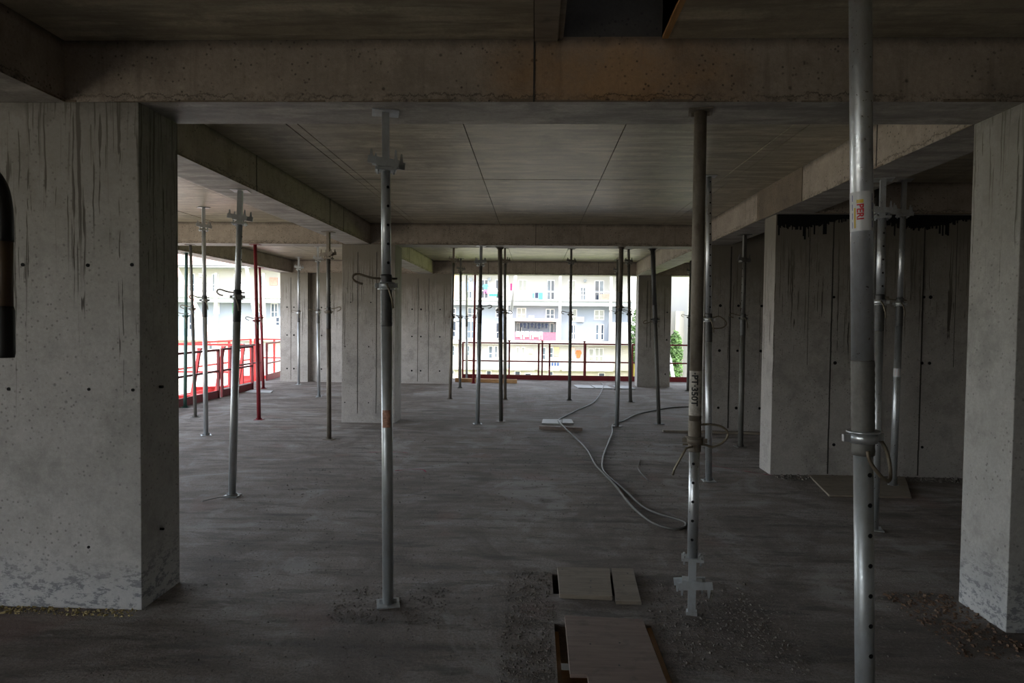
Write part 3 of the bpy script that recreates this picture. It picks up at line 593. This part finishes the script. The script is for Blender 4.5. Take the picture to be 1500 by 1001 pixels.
# outer works deck on the left with its sunlit red barriers
ZD = -0.55
struct('terrace', MB().box(-34, -7.35, 9.0, 42, ZD-0.3, ZD), M_deck, 'pale sunlit works deck outside the open left edge', 'terrace')
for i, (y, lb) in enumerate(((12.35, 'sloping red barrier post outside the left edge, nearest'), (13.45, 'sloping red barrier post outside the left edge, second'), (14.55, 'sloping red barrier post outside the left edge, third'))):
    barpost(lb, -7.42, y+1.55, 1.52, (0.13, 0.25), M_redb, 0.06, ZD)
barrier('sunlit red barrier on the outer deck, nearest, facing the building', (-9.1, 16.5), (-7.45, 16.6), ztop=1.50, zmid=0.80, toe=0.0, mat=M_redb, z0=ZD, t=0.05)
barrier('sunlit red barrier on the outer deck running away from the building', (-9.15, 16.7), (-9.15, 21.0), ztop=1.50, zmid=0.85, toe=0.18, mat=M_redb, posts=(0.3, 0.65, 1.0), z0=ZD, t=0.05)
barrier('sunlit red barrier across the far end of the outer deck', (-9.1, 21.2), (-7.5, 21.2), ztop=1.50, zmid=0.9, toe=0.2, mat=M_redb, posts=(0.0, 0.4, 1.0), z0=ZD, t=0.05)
barpost('thick sunlit red corner post on the outer deck', -9.2, 16.55, 1.56, (0, 0), M_redb, 0.11, ZD)
for (x0, y0, x1, y1, lb) in ((-9.3, 15.9, -7.6, 17.3, 'red steel beam lying on the outer deck, nearest'), (-9.6, 18.2, -7.6, 19.4, 'red steel beam lying on the outer deck, middle'), (-10.2, 22.0, -7.6, 22.4, 'red steel beam lying on the outer deck, farthest')):
    rr_ = empty('steel_beam', (x0, y0, ZD)); tag(rr_, lb, 'beam')
    local(MB().bar((x0, y0, ZD+0.01), (x1, y1, ZD+0.01), 0.16, 0.02), (x0, y0, ZD)).build('lower_flange', M_redb, rr_)
    local(MB().bar((x0, y0, ZD+0.11), (x1, y1, ZD+0.11), 0.02, 0.2), (x0, y0, ZD)).build('web', M_redb, rr_)
    local(MB().bar((x0, y0, ZD+0.22), (x1, y1, ZD+0.22), 0.16, 0.02), (x0, y0, ZD)).build('upper_flange', M_redb, rr_)
def brace(label, foot, head_, r=0.05, mat=M_pinkw):
    root = empty('raking_brace', foot); tag(root, label, 'brace')
    f = Vector(foot); h = Vector(head_)-f
    MB().cyl((0, 0, 0), h*0.55, r, 12).build('lower_tube', mat, root); MB().cyl(h*0.55, h, r*0.82, 12).build('upper_tube', mat, root)
    MB().box(-0.12, 0.12, -0.12, 0.12, -0.015, 0.01).build('foot_plate', mat, root)
brace('pale pink raking brace outside the left opening, lower end to the right', (-10.5, 22.6, ZD), (-13.0, 22.6, 4.4), 0.09)
brace('white raking brace outside the left opening, nearly upright', (-9.35, 22.8, ZD), (-10.3, 22.8, 4.6), 0.07, M_ac)
struct('ledge', MB().box(-2.5, 6.5, 20.4, 24.6, -0.75, -0.55), M_deck, 'pale concrete ledge outside the far railing', 'terrace')
brace('white raking brace beyond the centre railing', (-1.08, 22.0, -0.55), (-0.55, 22.0, 4.0), 0.06, M_ac)
brace('short pale brace beyond the narrow right opening', (4.68, 22.0, -0.55), (4.30, 22.0, 1.3), 0.06, M_ac)

# ------------------------------------------------------------------ things on the floor
def board(name, label, cat, pts, z0, z1, mat, loc=None, nails=()):
    cx = sum(p_[0] for p_ in pts)/len(pts); cy = sum(p_[1] for p_ in pts)/len(pts)
    o = MB().poly([(x-cx, y-cy) for x, y in pts], 0, z1-z0).build(name, mat, None, (cx, cy, z0), bevel=0.0015)
    tag(o, label, cat)
    for (x, y) in nails: MB().cyl((x-cx, y-cy, z1-z0), (x-cx, y-cy, z1-z0+0.002), 0.005, 8).build('nail_head', M_dark, o)
    return o
board('cover_board', 'large reddish plywood board covering the floor opening at the bottom', 'board', [(0.185, 3.62), (0.612, 3.60), (0.622, 2.45), (0.262, 2.45), (0.262, 3.01), (0.183, 3.01)], 0.002, 0.020, M_plyred, nails=[(0.3, 3.3), (0.45, 3.32), (0.42, 3.1)])
board('cover_board', 'square grey plywood board covering the small floor hole', 'board', [(0.168, 4.325), (0.512, 4.325), (0.478, 3.87), (0.168, 3.885)], 0.002, 0.026, M_ply, nails=[(0.37, 4.1), (0.36, 4.0), (0.2, 4.28)])
board('cover_board', 'narrow plywood board lying beside the square one', 'board', [(0.525, 4.335), (0.668, 4.337), (0.640, 3.82), (0.492, 3.82)], 0.002, 0.022, M_ply, nails=[(0.62, 4.25), (0.57, 4.05)])
board('timber_batten', 'short dark timber batten on the floor below the far plates', 'timber', [(0.085, 10.10), (0.735, 9.99), (0.735, 9.90), (0.085, 10.01)], 0.0, 0.05, M_plyred)
board('fibre_board', 'pale board on the floor left of its twin, under the hose', 'board', [(0.155, 10.95), (0.47, 10.92), (0.44, 10.48), (0.13, 10.5)], 0.0, 0.02, M_plate)
board('fibre_board', 'pale board on the floor right of its twin, by the hose', 'board', [(0.48, 10.95), (0.63, 10.93), (0.64, 10.52), (0.46, 10.52)], 0.022-0.022, 0.025, M_plate)
for i, (x, lb) in enumerate(((1.06, 'leftmost of three pale sheets lying before the far railing'), (1.5, 'middle of three pale sheets lying before the far railing'), (2.06, 'rightmost of three pale sheets lying before the far railing'))):
    board('pale_sheet', lb, 'board', [(x-0.05, 16.9), (x+0.36, 16.85), (x+0.42, 16.15), (x+0.02, 16.2)], 0.0, 0.022, M_plate)
board('timber_plank', 'orange-brown timber plank lying along the far railing', 'timber', [(-2.1, 17.55), (-0.45, 17.38), (-0.45, 17.28), (-2.1, 17.45)], 0.0, 0.10, M_plank)
board('timber_plank', 'long dark plank lying along the foot of the dark back wall', 'timber', [(1.95, 10.02), (3.5, 9.93), (3.5, 9.85), (1.95, 9.94)], 0.0, 0.03, M_ply)
board('cover_board', 'large dull board lying on the floor against the right wall', 'board', [(2.98, 7.2), (4.0, 7.2), (3.6, 6.36), (2.83, 6.36)], 0.0, 0.018, M_ply)
board('pale_sheet', 'pale sheet at the foot of the left barrier by the red prop', 'board', [(-6.4, 14.7), (-5.85, 14.6), (-5.75, 14.2), (-6.35, 14.3)], 0.0, 0.02, M_plate)

CAB = [(1.78, 17.6), (1.735, 16.531), (1.271, 13.67), (0.795, 12.164), (0.479, 11.191), (0.402, 10.659), (0.456, 9.871), (0.604, 9.149), (0.685, 8.387), (0.705, 7.592), (0.745, 7.217), (0.82, 6.623), (0.866, 5.982), (0.926, 5.588), (0.998, 5.35), (1.112, 5.236), (1.213, 5.277), (1.252, 5.404), (1.197, 5.511), (1.079, 5.639), (0.973, 5.879), (0.894, 6.416), (0.815, 6.88), (0.772, 7.251), (0.799, 7.635), (0.885, 8.232), (1.014, 8.932), (1.173, 9.822), (1.25, 10.479), (1.469, 10.917), (1.782, 11.66), (2.182, 12.232), (2.667, 12.766), (3.053, 12.912), (3.392, 13.055)]
pts = smooth_path([(x, y, 0.037 if ((10.4 < y < 11.0 and x < 0.7) or 16.0 < y < 17.0) else 0.062 if (9.6 < y < 10.3 and x < 0.7) else 0.011) for x, y in CAB])
tag(MB().tube(pts, 0.0105, 8).build('hose', M_hose), 'long looped grey hose snaking across the floor to a prop foot', 'hose')
tag(MB().tube(smooth_path([(1.282, 7.902, 0.006), (1.186, 7.489, 0.006), (1.171, 7.155, 0.012), (1.2, 6.852, 0.005)]), 0.004, 6).build('wire_offcut', M_hose), 'short bent wire lying right of the hose', 'wire')
tag(MB().tube(smooth_path([(-2.95, 5.75, 0.006), (-2.82, 5.85, 0.02), (-2.7, 5.98, 0.012), (-2.66, 5.93, 0.006)]), 0.004, 6).build('wire_offcut', M_plate), 'short pale wire at the foot of the leaning prop', 'wire')

def rubble(label, region, n, mat, smin, smax, seed, cat='rubble'):
    rnd = random.Random(seed); mb = MB(); x0, x1, y0, y1 = region
    for _ in range(n):
        x, y = rnd.uniform(x0, x1), rnd.uniform(y0, y1)
        if HX0-0.02 < x < HX1+0.02 and HY0 < y < HY1+0.02: continue
        if GX0 < x < 0.7 and 3.8 < y < 4.34: continue
        s_ = rnd.uniform(smin, smax); a = rnd.uniform(0, PI)
        v = [Vector((math.cos(a+k*2.1)*s_*rnd.uniform(.7, 1.2), math.sin(a+k*2.1)*s_*rnd.uniform(.6, 1.1), 0)) for k in range(3)]
        topv = Vector((rnd.uniform(-.3, .3)*s_, rnd.uniform(-.3, .3)*s_, s_*rnd.uniform(.5, 1.0)))
        o = len(mb.v); c = Vector((x, y, 0))
        mb.v += [tuple(c+q_) for q_ in v]+[tuple(c+q_*0.7+topv) for q_ in v]
        mb.f += [(o+3, o+4, o+5), (o, o+1, o+4, o+3), (o+1, o+2, o+5, o+4), (o+2, o, o+3, o+5)]; mb.sm += [False]*4
    tag(mb.build('rubble', mat), label, cat, kind='stuff')
rubble('loose grit and pebbles scattered over the near floor', (-2.2, 2.6, 2.7, 5.5), 2600, M_stone, 0.002, 0.006, 1)
rubble('coarse crumbs around the clawed foot and the cover boards', (0.66, 1.35, 3.1, 4.2), 900, M_stone, 0.003, 0.010, 2)
rubble('grit piled at the left side of the floor opening', (-0.15, 0.125, 2.6, 4.3), 900, M_stone, 0.003, 0.009, 3)
rubble('rubble line along the foot of the right wall', (2.6, 5.5, 7.02, 7.24), 700, M_stone, 0.005, 0.018, 4)
rubble('brown litter and crumbs at the foot of the right pillar', (2.15, 2.55, 3.3, 4.1), 420, M_leaf_litter, 0.004, 0.014, 5)
rubble('yellowish foam crumbs along the foot of the left pillar', (-4.0, -2.2, 3.50, 3.59), 500, M_foam, 0.003, 0.011, 6)
rubble('grit around the foot of the tall centre-left prop', (-1.15, -0.5, 3.5, 4.0), 350, M_stone, 0.003, 0.008, 7)
rubble('sparse grit over the middle floor', (-2.6, 3.0, 5.5, 10.0), 1500, M_stone, 0.003, 0.009, 8)
for i, (pts_, lb) in enumerate((
        ([(2.02, 3.05), (2.12, 3.0), (2.25, 2.93)], 'pink paint stroke at the bottom right corner of the floor'),
        ([(-2.05, 8.05), (-1.8, 8.1), (-1.55, 8.08)], 'red paint stroke left of the centre floor'),
        ([(-1.5, 7.1), (-1.25, 7.2), (-1.15, 7.05)], 'red paint stroke beside the tall prop, middle floor'),
        ([(2.0, 7.7), (2.3, 7.45), (2.6, 7.2)], 'pink paint stroke at the corner of the right wall'))):
    mb = MB(); rnd = random.Random(i)
    pp = smooth_path([(x, y, 0) for x, y in pts_], 6)
    for a, b in zip(pp[:-1], pp[1:]):
        w_ = rnd.uniform(0.003, 0.012); d = (b-a).normalized(); nrm = Vector((-d.y, d.x, 0))*w_; o = len(mb.v)
        mb.v += [tuple(a-nrm+Vector((0, 0, .0012))), tuple(a+nrm+Vector((0, 0, .0012))), tuple(b+nrm+Vector((0, 0, .0012))), tuple(b-nrm+Vector((0, 0, .0012)))]; mb.f.append((o, o+3, o+2, o+1)); mb.sm.append(False)
    q = mb.build('paint_mark', M_pinkp, floor); q['label'] = lb

# dark grip hooked on a post just outside the left edge of the picture
post = empty('tool_stand', (-1.42, 1.5, 0)); tag(post, 'black rounded handle of a stand intruding at the left picture edge', 'stand')
MB().cyl((0, 0, 0), (0, 0, 2.2), 0.03, 14).build('pole', M_dark, post)
MB().tube(smooth_path([(0.0, 0, 1.99), (0.07, 0, 2.0), (0.135, 0, 1.99), (0.172, 0, 1.955), (0.186, 0, 1.90), (0.188, 0, 1.82)]), 0.018, 12).build('bent_arm', M_black, post)
MB().cyl((0.188, 0, 1.82), (0.186, 0, 1.66), 0.0165, 14).build('worn_grip', M_tan, post)
MB().tube([(0.186, 0, 1.67), (0.186, 0, 1.66), (0.186, 0, 1.56), (0.186, 0, 1.55)], [0.017, 0.0195, 0.0195, 0.0175], 14).build('end_sleeve', M_black, post)
MB().cyl((0, 0, 0), (0, 0, 0.012), 0.14, 20).build('base', M_dark, post)

# ------------------------------------------------------------------ outside: ground
struct('ground', MB().box(-160, 120, 18.8, 240, -9.4, -9.0), M_grass, 'green ground below the building', 'ground')
struct('ground_left', MB().box(-160, -7.3, -60, 18.8, -9.4, -9.0), M_earth, 'pale earth beside the building', 'ground')
struct('site_yard', MB().box(-60, 16, 52, 92, -9.0, -8.6), M_earth, 'pale earth yard before the apartment block', 'ground')

# the apartment block opposite. fx / fz: metres on its facade
YB = 95.0
def fx(u): return -52.0+0.09925*(u-262)
def fz(v, u=745): return 4.5-(v-441)*0.098+(u-745)*0.0009
blk = empty('apartment_block', (0, YB, -9)); tag(blk, 'long white apartment block, its recess shaded grey-blue, with balconies across the yard', 'building')
def P_(name, mb, mat, par=blk, lab=None):
    org = (0, YB, -9) if par is blk else None
    mb = local(mb, (0, YB, -9)); o = mb.build(name, mat, par)
    if lab: o['label'] = lab
    return o
def rect(u0, v0, u1, v1, y0, y1): return MB().box(fx(u0), fx(u1), YB+y0, YB+y1, fz(v1), fz(v0))
P_('wall', rect(150, 395, 926, 441, 2.0, 8.0), M_fwhite); P_('wall', rect(150, 441, 926, 500, 2.0, 8.0), M_fblue, lab='recessed storey wall, coloured grey-blue for its shade')
P_('wall', rect(150, 500, 926, 543, 1.2, 8.0), M_fwhite); P_('wall', rect(150, 543, 926, 580, 1.6, 8.0), M_fcream, lab='cream ground storey wall')
for v0, v1 in ((434, 441), ):
    pass
P_('balcony_slab', rect(150, 438.5, 926, 441, -0.1, 2.0), M_fwhite); P_('floor_band', rect(150, 441, 926, 448, 0.1, 2.0), M_fgrey)
P_('balcony_slab', rect(150, 499, 928, 505, -0.1, 2.0), M_fwhite)
P_('balcony_slab', rect(752, 467, 821, 471, -0.2, 2.0), M_pinkw, lab='pinkish white loggia slab')
for u0, u1 in ((655, 745), (748, 786), (792, 823), (826, 900), (150, 330), (333, 405)):
    P_('balcony_parapet', rect(u0, 531, u1, 543, -0.2, 0.0), M_fwhite)
for u in (317, 388, 245, 450, 520, 590, 745, 822, 895): P_('column', rect(u-2, 404, u+2, 500, -0.05, 0.35), M_fwhite)
for u0, u1 in ((745, 757), (817, 824), (895, 925), (655, 664)): P_('pier', rect(u0, 471, u1, 500, 0.0, 2.0), M_fwhite)
P_('eaves', rect(150, 393.5, 930, 396.5, -0.9, 2.0), M_fgrey)
rf = MB(); ox = len(rf.v)
for k in range(14):                                # tile courses rising to the ridge
    za, zb_ = fz(395)+k*0.22, fz(395)+k*0.22+0.26; ya, yb_ = YB-0.9+k*0.5, YB-0.9+(k+1)*0.5
    rf.quadbox([(fx(150), ya, za), (fx(930), ya, za), (fx(930), yb_, za+0.22), (fx(150), yb_, za+0.22), (fx(150), ya, za+0.08), (fx(930), ya, za+0.08), (fx(930), yb_, za+0.3), (fx(150), yb_, za+0.3)])
ro = P_('roof', rf, M_tile); ro['label'] = 'pale red tiled roof'
def window(u0, v0, u1, v1, depth=2.0, pane=None, n=2, lab=None, mid=True):
    x0, x1, z0, z1 = fx(u0), fx(u1), fz(v1), fz(v0); y = YB+depth; t = 0.12
    f = MB().box(x0, x1, y-0.1, y+0.02, z0, z0+t).box(x0, x1, y-0.1, y+0.02, z1-t, z1).box(x0, x0+t, y-0.1, y+0.02, z0+t, z1-t).box(x1-t, x1, y-0.1, y+0.02, z0+t, z1-t)
    for k in range(1, n): xm = x0+(x1-x0)*k/n; f.box(xm-t/2, xm+t/2, y-0.1, y+0.02, z0+t, z1-t)
    if mid: zm = z0+(z1-z0)*0.4; f.box(x0+t, x1-t, y-0.09, y+0.01, zm-0.04, zm+0.04)
    o = P_('window', f, M_frame)
    for k in range(n):
        a, b = x0+(x1-x0)*k/n+t/2, x0+(x1-x0)*(k+1)/n-t/2
        local(MB().box(a, b, y-0.05, y-0.02, z0+t/2, z1-t/2), (0, YB, -9)).build('pane', pane or random.choice((M_pane, M_paned, M_pane)), o)
    if lab: o['label'] = lab
    return o
top = [(266, 404, 276, 432), (302, 404, 312, 432), (335, 404, 347, 428), (372, 406, 379, 430), (761, 409, 774, 439), (803, 409, 815, 439), (834, 409, 846, 439), (873, 409, 887, 439), (852, 419, 861, 439), (705, 409, 717, 438), (727, 409, 737, 438), (683, 411, 693, 438), (225, 404, 237, 432), (190, 404, 202, 432)]
for q in top: window(*q, pane=M_panel_ if q[0] in (761, 834) else None)
mid_ = [(664, 452, 669, 466), (686, 451, 700, 467), (759, 451, 773, 467), (802, 452, 815, 467), (841, 452, 848, 471), (873, 453, 888, 468), (304, 446, 313, 465), (333, 448, 344, 463), (372, 448, 380, 462), (391, 448, 402, 470), (728, 451, 738, 466),
        (266, 465, 276, 490), (333, 469, 344, 490), (303, 469, 309, 482), (398, 468, 405, 482), (684, 471, 699, 498), (664, 472, 670, 496), (759, 473, 767, 498), (808, 473, 815, 498), (839, 475, 847, 498), (875, 474, 881, 498), (883, 474, 888, 498), (728, 473, 738, 498)]
for q in mid_:
    window(*q, pane=M_panel_ if q[0] in (759, 841, 873) and q[1] < 460 else None, n=1 if q[2]-q[0] < 8 else 2)
low = [(759, 509, 764, 526), (767, 509, 772, 526), (795, 509, 803, 528), (808, 509, 814, 525), (865, 510, 873, 530), (874, 509, 887, 530), (718, 508, 725, 527), (727, 508, 732, 526), (685, 508, 691, 524), (663, 508, 669, 524), (747, 512, 749, 524), (300, 508, 312, 526), (345, 508, 357, 526)]
for q in low: window(*q, depth=1.2, pane=M_panel_ if q[0] in (759, 767, 865, 874) else None, n=1 if q[2]-q[0] < 9 else 2)
for q in ((757, 545, 766, 553), (772, 548, 782, 553), (806, 545, 814, 552), (715, 545, 723, 553), (700, 547, 708, 553), (880, 546, 890, 553), (662, 545, 668, 552)): window(*q, depth=1.6, pane=M_paned, n=1, mid=False)
def balrail(u0, u1, v0, v1, mat=M_railg, step=4):
    mb = MB(); x0, x1, z0, z1 = fx(u0), fx(u1), fz(v1), fz(v0); y = YB-0.02
    mb.box(x0, x1, y-0.03, y+0.03, z1-0.05, z1)
    n = max(2, int((x1-x0)/(0.1*step)))
    for k in range(n+1): x = x0+(x1-x0)*k/n; mb.box(x-0.02, x+0.02, y-0.02, y+0.02, z0, z1-0.05)
    return P_('balcony_rail', mb, mat)
for u0, u1 in ((264, 315), (319, 386), (390, 405), (664, 744), (747, 820), (824, 895)): balrail(u0, u1, 426, 438.5, step=12)
balrail(840, 872, 487, 499, step=2); balrail(664, 743, 487, 499, step=6); balrail(272, 292, 481, 492); balrail(330, 345, 482, 494)
pn = P_('railing_screen', rect(878, 430, 895, 439, 0.0, 0.06), plain('brown_slats', (0.34, 0.20, 0.16), 0.7)); pn['label'] = 'brown slatted balcony screen'
pn = P_('railing_screen', rect(757, 487, 817, 499, 0.0, 0.06), plain('maroon_screen', (0.38, 0.10, 0.15), 0.7)); pn['label'] = 'maroon balcony screen'
pn = P_('blind', rect(814, 509, 822, 522, 1.05, 1.15), plain('orange_blind', (0.80, 0.52, 0.25), 0.8)); pn['label'] = 'orange window blind'
pn = P_('blind', rect(839, 509, 845, 526, 1.05, 1.15), plain('salmon_blind', (0.75, 0.50, 0.40), 0.8)); pn['label'] = 'salmon window blind'
pn = P_('curtain', rect(668, 404, 674, 440, 0.3, 0.36), plain('orange_curtain', (0.85, 0.55, 0.32), 0.8)); pn['label'] = 'orange balcony curtain'
pn = P_('curtain', rect(333.5, 447, 337, 464, 1.75, 1.82), plain('green_curtain', (0.10, 0.30, 0.12), 0.8)); pn = P_('curtain', rect(340, 447, 343.5, 464, 1.75, 1.82), plain('pink_curtain', (0.65, 0.12, 0.2), 0.8))
pn = P_('awning_board', rect(748, 533, 760, 539, -0.3, -0.22), plain('teal_board', (0.22, 0.42, 0.50), 0.7)); pn['label'] = 'teal board on the parapet'
pp_ = P_('wall_recess', rect(389, 409, 401, 421, 1.85, 2.02), M_salmon); pp_['label'] = 'bare brick patch around a broken window'

def at_f(u, v, y): return Vector((fx(u), YB+y, fz(v, 745)))
def garment(label, u0, v0, u1, v1, col, y=-0.12, group=None, shape='towel'):
    c = at_f((u0+u1)/2, v1, y); x0, x1 = (fx(u0)-c.x), (fx(u1)-c.x); h = fz(v0)-fz(v1); mb = MB(); t = 0.04
    n = 6
    for k in range(n):
        a, b = x0+(x1-x0)*k/n, x0+(x1-x0)*(k+1)/n; wv = 0.03*(-1)**k
        lo = 0.0
        if shape == 'shirt' and 1 < k < 4: lo = -0.0
        if shape == 'legs' and 2 <= k <= 3: lo = h*0.55
        mb.quadbox([(a, wv, lo), (b, -wv, lo), (b, -wv+t, lo), (a, wv+t, lo), (a, wv, h), (b, -wv, h), (b, -wv+t, h), (a, wv+t, h)])
    if shape == 'shirt':
        mb.quadbox([(x0-0.2, 0, h*0.55), (x0, 0, h*0.45), (x0, t, h*0.45), (x0-0.2, t, h*0.55), (x0-0.12, 0, h*0.8), (x0, 0, h), (x0, t, h), (x0-0.12, t, h*0.8)])
        mb.quadbox([(x1, 0, h*0.45), (x1+0.2, 0, h*0.55), (x1+0.2, t, h*0.55), (x1, t, h*0.45), (x1, 0, h), (x1+0.12, 0, h*0.8), (x1+0.12, t, h*0.8), (x1, t, h)])
    o = mb.build('laundry', cloth('cloth', col), None, c); tag(o, label, 'laundry', group); return o
G1 = 'laundry on the top balconies'
garment('bright blue cloth hung on the top balcony, middle bay', 791, 429, 797, 439, (0.08, 0.36, 0.72), group=G1)
garment('black cloth hung between two blue ones on the top balcony', 786, 429, 790.5, 437, (0.03, 0.04, 0.08), group=G1)
garment('narrow blue cloth left of the black one on the top balcony', 782, 430, 785, 437, (0.15, 0.35, 0.62), group=G1)
garment('crimson garment hung on the top balcony beside the white brace', 750, 416, 752.5, 426, (0.75, 0.03, 0.15), group=G1)
garment('teal shirt hung on the top balcony left of the pair of props', 711.5, 417.5, 717, 425, (0.10, 0.38, 0.50), shape='shirt', group=G1)
garment('pink small garment below the teal shirt', 711.5, 425.5, 717, 431, (0.85, 0.15, 0.4), shape='legs', group=G1)
garment('white upper half of the striped flag cloth on the balcony rail', 719.5, 423.5, 731, 431, (0.8, 0.8, 0.8), group=G1)
garment('green cloth hung on the balcony rail beside the pair of props', 719.5, 431, 731, 435, (0.05, 0.42, 0.2), group=G1)
for i, (u, c_) in enumerate(((680, (0.35, 0.45, 0.6)), (685, (0.2, 0.35, 0.62)), (690.5, (0.45, 0.6, 0.6)), (697, (0.2, 0.3, 0.68)))):
    garment(('greyish blue towel, leftmost of four on the top left balcony', 'blue towel, second of four on the top left balcony', 'pale teal towel, third of four on the top left balcony', 'deep blue towel, fourth of four, right of the red prop')[i], u, 414, u+3.4, 427, c_, group=G1)
G2 = 'laundry in the dark loggia'
for k in range(8): garment('dark '+('towel','shirt')[k%2]+' in the dark loggia, '+('first','second','third','fourth','fifth','sixth','seventh','last')[k]+' on the line from the left', 765+k*5.2, 473.5, 767.6+k*5.2, 480+(k % 3), (0.03, 0.04, 0.07), y=0.3, group=G2, shape='shirt' if k % 2 else 'towel')
for k in range(6): garment(('white cloth','pink-white trousers','white shirt','pink trousers','rose cloth','white trousers')[k]+' over the maroon screen, '+('leftmost','second from left','third from left','third from right','second from right','rightmost')[k], 759+k*6.6, 486, 764.6+k*6.6, 494+(k % 2)*3, (0.85, 0.62, 0.68) if k in (3, 4) else (0.85, 0.82, 0.84), y=-0.2, group='laundry over the maroon screen', shape='legs' if k % 2 else 'towel')
garment('orange jacket hung on the lower wall right of the slim prop', 847.5, 513, 853, 524, (0.90, 0.16, 0.05), y=0.95, shape='shirt')
for k in range(4): garment('small dark blue garment on the lowest balcony, '+('leftmost','second','third','rightmost')[k]+' of four', 807+k*4, 531, 809.5+k*4, 535.5, (0.06, 0.12, 0.28), y=-0.35, group='small laundry on the lowest balcony')
def aircon(label, u0, v0, u1, v1, y):
    c = at_f((u0+u1)/2, v1, y); w_ = fx(u1)-fx(u0); h = fz(v0)-fz(v1); root = empty('air_conditioner', c); tag(root, label, 'air conditioner')
    MB().box(-w_/2, w_/2, -0.2, 0.2, 0.0, h).build('casing', M_ac, root, bevel=0.02)
    r = h*0.36; cx = -w_*0.14
    MB().tube([(cx+r*math.cos(a*PI/8), -0.215, h/2+r*math.sin(a*PI/8)) for a in range(17)], 0.025, 6, False).build('fan_ring', M_railg, root)
    MB().cyl((cx, -0.212, h/2), (cx, -0.2, h/2), r*0.35, 12).build('fan_hub', M_railg, root)
    MB().box(-w_*0.4, -w_*0.3, -0.1, 0.25, -0.08, 0).box(w_*0.3, w_*0.4, -0.1, 0.25, -0.08, 0).build('bracket', M_railg, root)
aircon('white air conditioner on the shaded recess wall right of the slim prop', 848, 463.5, 858, 471, 1.78)
aircon('white air conditioner standing on the pinkish loggia slab', 777, 462.5, 785, 467, 0.4)
aircon('square air conditioner high on the left facade', 283, 404, 288, 409, 1.78)
aircon('pale air conditioner on the lower white wall behind the railing', 777, 512, 784, 518.5, 0.98)
def dish(label, u, v, r, y):
    c = at_f(u, v, y); root = empty('satellite_dish', c); tag(root, label, 'satellite dish')
    MB().tube([(0, 0, 0), (0, -0.04, 0), (0, -0.1, 0)], [0.02, r*0.7, r], 16, False).build('reflector', M_railg, root)
    MB().bar((0, 0, -r*0.3), (0, -0.45, -r*0.1), 0.03, 0.03).build('feed_arm', M_railg, root)
    MB().bar((0, 0, 0), (0, (1.99 if y > 1.3 else 1.19)-y, 0), 0.04, 0.04).build('wall_arm', M_railg, root)
dish('round satellite dish high on the right of the block', 859, 410, 0.22, 1.7)
dish('satellite dish on the top storey right of the thick grey prop', 718, 409, 0.26, 1.7)
dish('satellite dish on the top storey left of the red prop', 691, 409, 0.3, 1.7)
dish('satellite dish on the lower wall left of the pair', 707, 511, 0.22, 0.9)

# the tall beige tower and yellow house farther right
tw = empty('apartment_tower', (19.5, 78, -9)); tag(tw, 'tall pale tower with stacked balconies in the narrow right opening', 'building')
MB().box(-1.6, 9.0, 0, 10, 0, 24).build('wall', M_fwhite, tw)
MB().box(-2.6, -1.6, 2.0, 10, 0, 12.0).build('side_wing', M_fcream, tw)
for k in range(8):
    z = 0.8+k*2.9
    MB().box(-0.6, 3.4, -1.1, 0.0, z, z+0.18).build('balcony_slab', M_fwhite, tw)
    MB().box(-0.55, 0.9, -0.04, 0.02, z+0.5, z+2.2).build('window', M_pane if k % 2 else M_paned, tw)
    MB().box(-0.6, 1.0, -1.1, -1.04, z+0.18, z+1.15).build('balcony_screen', M_salmon if k % 2 == 0 else M_fcream, tw)
    f = MB()
    for j in range(5): f.box(-0.5+j*0.35, -0.45+j*0.35, -1.14, -1.1, z+0.2, z+1.2)
    f.build('balcony_bars', M_railg, tw)
yh = empty('yellow_house', (17.0, 92, -9)); tag(yh, 'low yellow house between the block and the tower', 'building')
MB().box(-2.4, 6, 0, 8, 0, 8.0).build('wall', M_yel, yh); MB().box(-2.7, 6.3, -0.4, 8.4, 8.0, 8.3).build('roof', M_tile, yh)
for k in range(3): MB().box(-1.8+k*1.4, -1.0+k*1.4, -0.06, 0, 5.2, 6.7).build('window', M_paned, yh)
def tree(label, loc, h, r, n, seed):
    rnd = random.Random(seed); root = empty('tree', loc); tag(root, label, 'tree')
    MB().tube([(0, 0, 0), (0.1, 0, h*0.4), (0, 0.1, h*0.75)], [0.3, 0.2, 0.08], 8).build('trunk', M_bark, root)
    mb = MB()
    for _ in range(n):
        d = Vector((rnd.gauss(0, 1), rnd.gauss(0, 1), rnd.gauss(0, 1))).normalized()*(rnd.random()**0.4)
        c = Vector((d.x*r, d.y*r, h*0.66+d.z*h*0.36)); s_ = rnd.uniform(0.12, 0.28)
        a = Vector((rnd.gauss(0, 1), rnd.gauss(0, 1), rnd.gauss(0, 1))).normalized()*s_; b = a.orthogonal().normalized()*s_*0.6; o = len(mb.v)
        mb.v += [tuple(c-a), tuple(c+b), tuple(c+a), tuple(c-b)]; mb.f.append((o, o+1, o+2, o+3)); mb.sm.append(False)
    tag(mb.build('foliage', M_leaf, root), kind='stuff')
tree('leafy green tree between the block and the yellow house', (13.6, 80, -9), 13.5, 2.2, 3000, 3)
tree('leafy tree low in the narrow right opening', (15.7, 74, -9), 9.6, 0.8, 1300, 4)
tree('tall slender tree behind the clustered props, right of the block', (12.7, 72, -9), 12.5, 1.3, 1600, 5)
tree('small bushy tree beyond the left deck', (-20.0, 60, -9), 7.0, 2.2, 1800, 6)
